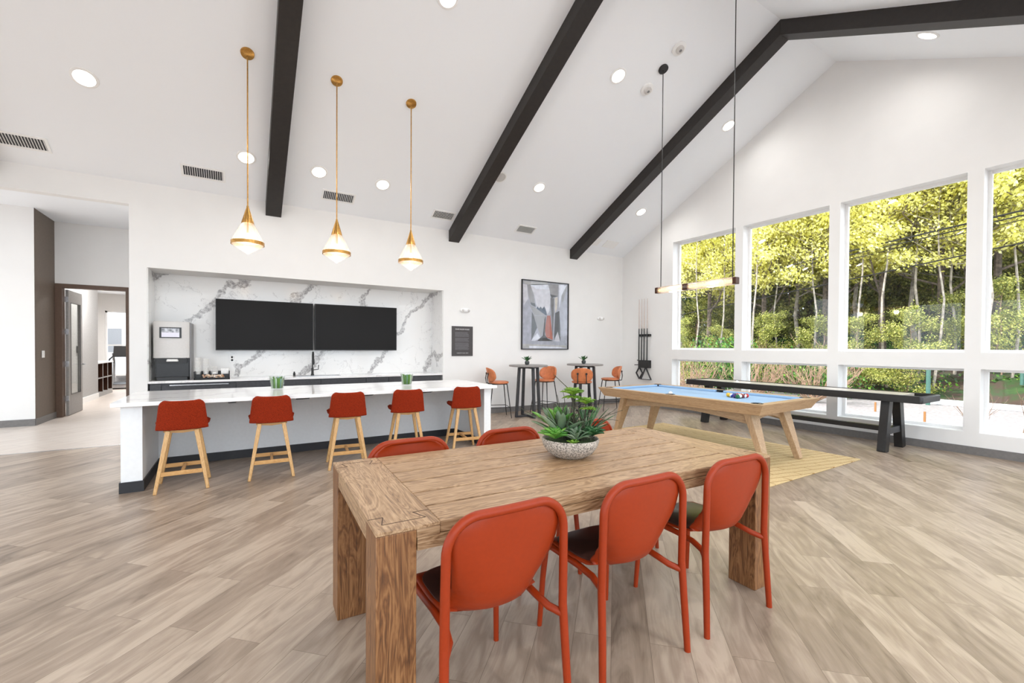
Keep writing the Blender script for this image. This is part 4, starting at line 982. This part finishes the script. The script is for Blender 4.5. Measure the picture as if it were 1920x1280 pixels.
# ------------------------------------------------------------------ outdoors
gr = plain('pale_gravel', (128, 122, 121), .9, var=.12, scale=12)
m = MB(); m.box(.28, 13, -30, 22, -.5, -.4); struct(m.build('ground', gr, smooth=False))
m = MB(); m.box(-45, XL-.15, -40, 30, -.5, -.2); m.box(XL-.15, 45, -45, YB-.3, -.55, -.41); struct(m.build('ground_behind', gr, smooth=False))
m = MB(); m.box(-20, -2, 15, 45, -.5, -.2); struct(m.build('ground_north', plain('pale_court', (225, 222, 220), .9), smooth=False))
# neighbour building seen through exercise room window
t = thing('white_building', (-12.5, 26, -.2), 'pale building with windows seen through the exercise room', 'building')
box('facade', -6, 7, 0, 6, 0, 9, plain('pale_facade', (232, 232, 234), .8), t)
f = MB()
for x in range(-5, 7, 2):
    for z in (1.2, 3.6, 6.2): f.box(x, x+.9, -.03, .0, z, z+1.4)
f.build('windows', M['matgrey'], t)
tag(box('curb', 11.2, 11.45, -30, 20, -.4, -.22, plain('curb_concrete', (214, 212, 210), .8, var=.1), bevel=.02), 'pale concrete curb along the far side of the road', 'curb')
# hill
def hz_(x, y):
    d = max(0, x-11.45); return -.4+min(d*.34, 1.9+(d-5.6)*.10 if d > 5.6 else 9)+.25*noise.noise(Vector((x*.35, y*.35, 0)))*min(1, d)
m = MB(); m.grid(lambda u, v: (11.4+u*50, -45+v*75, hz_(11.4+u*50, -45+v*75)), 60, 90)
hillm, nt, b = base('bank_soil', (84, 66, 48), .95); tc = N(nt, 'ShaderNodeTexCoord'); no = N(nt, 'ShaderNodeTexNoise', Scale=.9, Detail=9.0, Roughness=.75); nt.links.new(tc.outputs['Object'], no.inputs['Vector'])
r = ramp(nt, [(.3, (40, 29, 22)), (.47, (62, 46, 36)), (.56, (38, 60, 24)), (.75, (56, 86, 32))]); nt.links.new(no.outputs['Fac'], r.inputs[0]); nt.links.new(r.outputs[0], b.inputs['Base Color'])
struct(m.build('hillside', hillm))
M['ivy'] = leafy('ivy_leaves', [(0, (30, 60, 22)), (.4, (62, 108, 36)), (.8, (96, 146, 48)), (1, (140, 176, 64))], .3)
M['bark'] = plain('tree_bark', (94, 82, 72), .9, var=.35, scale=9, bump=.6)
M['barkpale'] = plain('pale_bark', (150, 140, 128), .9, var=.25, scale=7)
M['yleaf'] = leafy('spring_leaves', [(0, (160, 158, 66)), (.25, (214, 208, 98)), (.7, (240, 234, 134)), (1, (252, 248, 186))], .4)
M['oleaf'] = leafy('olive_leaves', [(0, (90, 100, 44)), (.4, (144, 152, 70)), (.8, (190, 188, 96)), (1, (222, 216, 130))], .35)
M['eleaf'] = leafy('evergreen_leaves', [(0, (40, 62, 28)), (.5, (72, 98, 42)), (1, (122, 136, 66))], .3)
M['brush'] = plain('dry_brush', (150, 122, 100), .9, var=.2)
def leaves(f, c, rad, n, size, rnd):
    for _ in range(n):
        while True:
            d = Vector((rnd.uniform(-1, 1), rnd.uniform(-1, 1), rnd.uniform(-1, 1)))
            if d.length < 1: break
        p = Vector(c)+Vector((d.x*rad[0], d.y*rad[1], d.z*rad[2]))
        a = Vector((rnd.gauss(0, 1), rnd.gauss(0, 1), rnd.gauss(0, .6))).normalized(); b_ = a.orthogonal().normalized(); c2 = a.cross(b_)
        s = size*rnd.uniform(.6, 1.3)
        f.poly([p-b_*s, p-c2*s*.6, p+b_*s, p+c2*s*.6])
# ivy on the bank, bushes
rnd = random.Random(4); f = MB()
for _ in range(42000):
    y = rnd.uniform(-26, 14); x = 11.6+rnd.random()**.8*9
    if noise.noise(Vector((x*.5, y*.35, 3))) < -.02+.25*(x < 13.5): continue
    z = hz_(x, y)+rnd.random()**2*.45; leaves(f, (x, y, z), (.05, .05, .05), 1, .06, rnd)
tag(f.build('ivy', M['ivy'], smooth=False), 'low green ivy covering the roadside bank', 'ivy', kind='stuff')
def bush(c, rad, n, mat, lab, size=.07, seed=1):
    rnd = random.Random(seed); t = thing('green_bush', (c[0], c[1], c[2]), lab, 'bush')
    f = MB()
    for k in range(9): o_ = Vector((rnd.uniform(-.6, .6)*rad[0], rnd.uniform(-.6, .6)*rad[1], rad[2]*(.5+rnd.uniform(-.25, .45)))); leaves(f, o_, (rad[0]*.5, rad[1]*.5, rad[2]*.5), n//9, size, rnd)
    f.build('foliage', mat, t, smooth=False)
    f = MB()
    for k in range(7): f.tube([(0, 0, 0), (rnd.uniform(-.5, .5)*rad[0], rnd.uniform(-.5, .5)*rad[1], rad[2]*.9)], [.03, .008], 5)
    f.build('stems', M['bark'], t)
def twigs(c, h, n, lab, mat, seed=1, spread=.8, r0=.012, name='bare_shrub'):
    rnd = random.Random(seed); f = MB()
    def br(p, d, L_, r, dep):
        pts = [p.copy()]; q = p.copy(); dd = d.copy()
        for k in range(4): dd = (dd+Vector((rnd.uniform(-.3, .3), rnd.uniform(-.3, .3), rnd.uniform(-.1, .25)))).normalized(); q = q+dd*L_/4; pts.append(q.copy())
        f.tube(pts, [r, r*.9, r*.8, r*.65, r*.5], 5)
        if dep > 0:
            for _ in range(3):
                i = rnd.randint(1, 4); br(pts[i], (dd+Vector((rnd.uniform(-1, 1), rnd.uniform(-1, 1), rnd.uniform(-.1, .8)))*.8).normalized(), L_*.6, r*.5, dep-1)
    for k in range(n): br(Vector((rnd.uniform(-.05, .05), rnd.uniform(-.05, .05), 0)), Vector((rnd.uniform(-1, 1)*spread, rnd.uniform(-1, 1)*spread, 1)).normalized(), h*.62, r0, 2)
    tag(f.build(name, mat, loc=c), lab, 'shrub')
twigs((1.7, -6.55, -.4), 1.25, 4, 'bare pale shrub close outside the lower window at far right', M['brush'], 5, .35, .012)
twigs((4.6, 1.1, -.4), 2.0, 22, 'dense dry brown shrub outside the leftmost lower window', M['brush'], 6, 1.0, .016)
twigs((7.2, .5, -.4), 2.0, 24, 'sprawling dry brush outside the second lower window, left part', M['brush'], 7, 1.2, .018)
twigs((8.2, -1.0, -.4), 2.2, 26, 'sprawling dry brush outside the second lower window, right part', M['brush'], 8, 1.3, .02)
bush((8.5, 2.6, -.3), (1.5, 1.5, 1.7), 3600, M['ivy'], 'bright green bush outside the leftmost lower window', .06, 3)
bush((10.5, .6, -.3), (1.2, 2.2, 1.6), 3600, M['ivy'], 'broad dark green bush behind the dry brush', .06, 4)
bush((14.6, -7.0, .1), (1.6, 2.6, 1.6), 3600, M['ivy'], 'rounded green bush on the bank at the right', .08, 6)
tag(MB().tube([(0, 0, 0), (0, 0, 1.6)], .06, 10).build('green_post', plain('teal_post', (66, 104, 92), .6), loc=(10.9, -3.25, -.4)), 'teal green post standing at the road edge', 'post')
tag(MB().tube([(0, 0, 0), (0, 0, .8)], .05, 10).build('green_post', bpy.data.materials['teal_post'], loc=(13.2, -4.95, .3)), 'shorter teal post further up the bank', 'post')
stk = plain('orange_stake', (150, 104, 58), .8)
for x, y, lab in ((7.4, -3.0, 'small wooden stake in the gravel behind the pool table end'), (6.1, -4.45, 'small wooden stake in the gravel right of the shuffleboard leg')):
    tag(box('wooden_stake', -.02, .02, -.02, .02, 0, .28, stk), lab, 'stake').location = (x, y, -.4)
# power lines
for i, (z0_, sl, lab) in enumerate(((5.34, .094, 'upper power line across the trees'), (5.20, .094, 'thin power line just under the upper one'), (4.22, .121, 'lowest power line across the trees'), (5.05, .10, 'faint power line between the others'))):
    f = MB(); pts_ = [(0, y, z0_-sl*y-.0012*(144-y*y)*.3) for y in range(-26, 20, 2)]
    tag(f.tube(pts_, (.028, .02, .022, .012)[i], 6).build('power_line', M['softblack'], loc=(12.0+i*.05, 0, 0)), lab, 'power line', 'power lines')
# trees
def make_tree(name, seed, H_, nleaf, size, mat, bark, lo=.35, crown=2.4, tr=.17):
    rnd = random.Random(seed); t = thing(name, (0, 0, 0), None, 'tree')
    f = MB(); tips = []
    def br(p, d, L_, r, dep):
        pts = [p.copy()]; q = p.copy(); dd = d.copy(); n = 5
        for k in range(n): dd = (dd+Vector((rnd.uniform(-.22, .22), rnd.uniform(-.22, .22), rnd.uniform(-.08, .14)))).normalized(); q = q+dd*L_/n; pts.append(q.copy())
        f.tube(pts, [r*(1-.6*k/n) for k in range(n+1)], 6 if dep > 1 else 4, caps=False)
        if dep <= 1: tips.extend(pts[1:])
        if dep > 0:
            for _ in range(4 if dep > 1 else 3):
                i = rnd.randint(1, n); br(pts[i], (dd*.5+Vector((rnd.uniform(-1, 1), rnd.uniform(-1, 1), rnd.uniform(-.15, .6)))).normalized(), L_*rnd.uniform(.5, .7), r*.45, dep-1)
    trunk = [Vector((0, 0, -.5))]; p = trunk[0].copy()
    for k in range(8): p = p+Vector((rnd.uniform(-.13, .13), rnd.uniform(-.13, .13), (H_+.5)/8)); trunk.append(p.copy())
    f.tube(trunk, [tr*(1-.8*k/8) for k in range(9)], 8, caps=False)
    for k in range(15):
        h = lo+(1-lo)*(k/15); i = h*8; j = min(int(i), 7); q = trunk[j].lerp(trunk[j+1], i-j)
        a = rnd.uniform(0, 6.28); br(q, Vector((math.cos(a), math.sin(a), rnd.uniform(.05, .6))).normalized(), crown*(1.15-.55*h)*rnd.uniform(.7, 1.1), tr*.35, 2)
    f.build('trunk', bark, t)
    f = MB()
    for _ in range(nleaf//6):
        c = rnd.choice(tips); leaves(f, c, (.36, .36, .24), 6, size, rnd)
    f.build('foliage', mat, t, smooth=False)
    return t
protos = [make_tree('maple_tree', 1, 11.5, 19000, .078, M['yleaf'], M['bark'], .27, 3.2, .15), make_tree('maple_tree', 2, 10.0, 17000, .075, M['yleaf'], M['barkpale'], .34, 2.8, .11),
          make_tree('olive_green_tree', 3, 12.0, 30000, .085, M['oleaf'], M['bark'], .04, 2.9, .17), make_tree('evergreen_tree', 4, 13, 22000, .15, M['eleaf'], M['bark'], .02, 2.8, .2),
          make_tree('young_tree', 8, 9.5, 5000, .06, M['yleaf'], M['barkpale'], .5, 1.9, .05),
          make_tree('understory_tree', 9, 4.6, 11000, .055, M['oleaf'], M['brush'], .05, 1.5, .04)]
used = [False]*6; rnd = random.Random(12)
KINDS = ['yellow leafed maple tree', 'slim pale-trunked yellow tree', 'olive green leafed tree', 'dark evergreen tree', 'thin young tree', 'low olive green sapling']
spots = []
def ang_spot(u, dist):   # bearing from the room window centre
    a = R(31.78)+math.atan((u-960)/822); return (-8.607+math.sin(a)*dist, -8.353+math.cos(a)*dist)
SP = []
for k, (u, d_) in enumerate([(1275, 27), (1330, 26), (1385, 28), (1430, 25.5), (1490, 27), (1545, 25), (1600, 27), (1650, 24.5), (1705, 26), (1760, 24.5), (1815, 26), (1870, 24.5), (1930, 26), (2010, 25), (2120, 26)]): SP.append((u, d_, 0 if k % 2 else 1))
for k, (u, d_) in enumerate([(1250, 32), (1305, 31), (1360, 33), (1415, 31), (1460, 33), (1520, 31), (1575, 32), (1630, 31), (1680, 32), (1735, 31), (1790, 32), (1845, 31), (1905, 32), (1980, 32)]): SP.append((u, d_, 2 if k % 3 else 0))
for k, (u, d_) in enumerate([(1240, 38), (1300, 39), (1350, 38), (1410, 40), (1470, 38), (1530, 40), (1590, 38), (1640, 39), (1700, 38), (1760, 40), (1820, 38), (1890, 39), (1970, 39), (1440, 44), (1560, 45), (1680, 45), (1800, 45)]): SP.append((u, d_, 3))
for u, d_ in ((1300, 23), (1355, 23.6), (1420, 22.6), (1462, 24), (1515, 22.8), (1560, 23.5), (1618, 22.8), (1668, 22.4), (1722, 23.2), (1748, 22.5), (1790, 23.4), (1842, 22.6), (1895, 23)): SP.append((u, d_, 4))
for k, u in enumerate(range(1262, 1960, 44)): SP.append((u, 29.6+(k*7 % 4)*.35, 5) if k % 2 else (u, 21.8+(k*7 % 5)*.5, 5))
WHERE = ['leftmost window', 'second window', 'third window', 'rightmost window']
SP.sort(key=lambda q: (-2 if q[2] == 5 else -1 if q[1] < 24.2 else 0 if q[1] < 29 else 1 if q[1] < 35 else 2, q[0])); count = {}
ORD = ['first', 'second', 'third', 'fourth', 'fifth', 'sixth', 'seventh', 'eighth', 'ninth', 'tenth', 'eleventh', 'twelfth', 'thirteenth', 'fourteenth', 'fifteenth', 'sixteenth', 'seventeenth', 'eighteenth']
for k, (u, d_, kd) in enumerate(SP):
    o = copy_tree(protos[kd]) if used[kd] else protos[kd]; used[kd] = True
    x, y = ang_spot(u, d_); o.location = (x, y, hz_(x, y)); s = rnd.uniform(.92, 1.12)*(.62 if kd == 5 and d_ < 25 else 1); o.scale = (s, s, s); o.rotation_euler.z = rnd.uniform(0, 6.28)
    wi = 0 if u < 1385 else 1 if u < 1565 else 2 if u < 1830 else 3
    row = 'between the trunks' if kd == 5 else 'nearest the road' if d_ < 24.2 else 'in the front row' if d_ < 29 else 'in the second row' if d_ < 35 else 'in the back row'
    count[row] = count.get(row, 0)+1
    o['label'] = '%s %s, %s from left, by the %s' % (KINDS[kd], row, ORD[count[row]-1], WHERE[wi]); o['group'] = 'trees beyond the road'
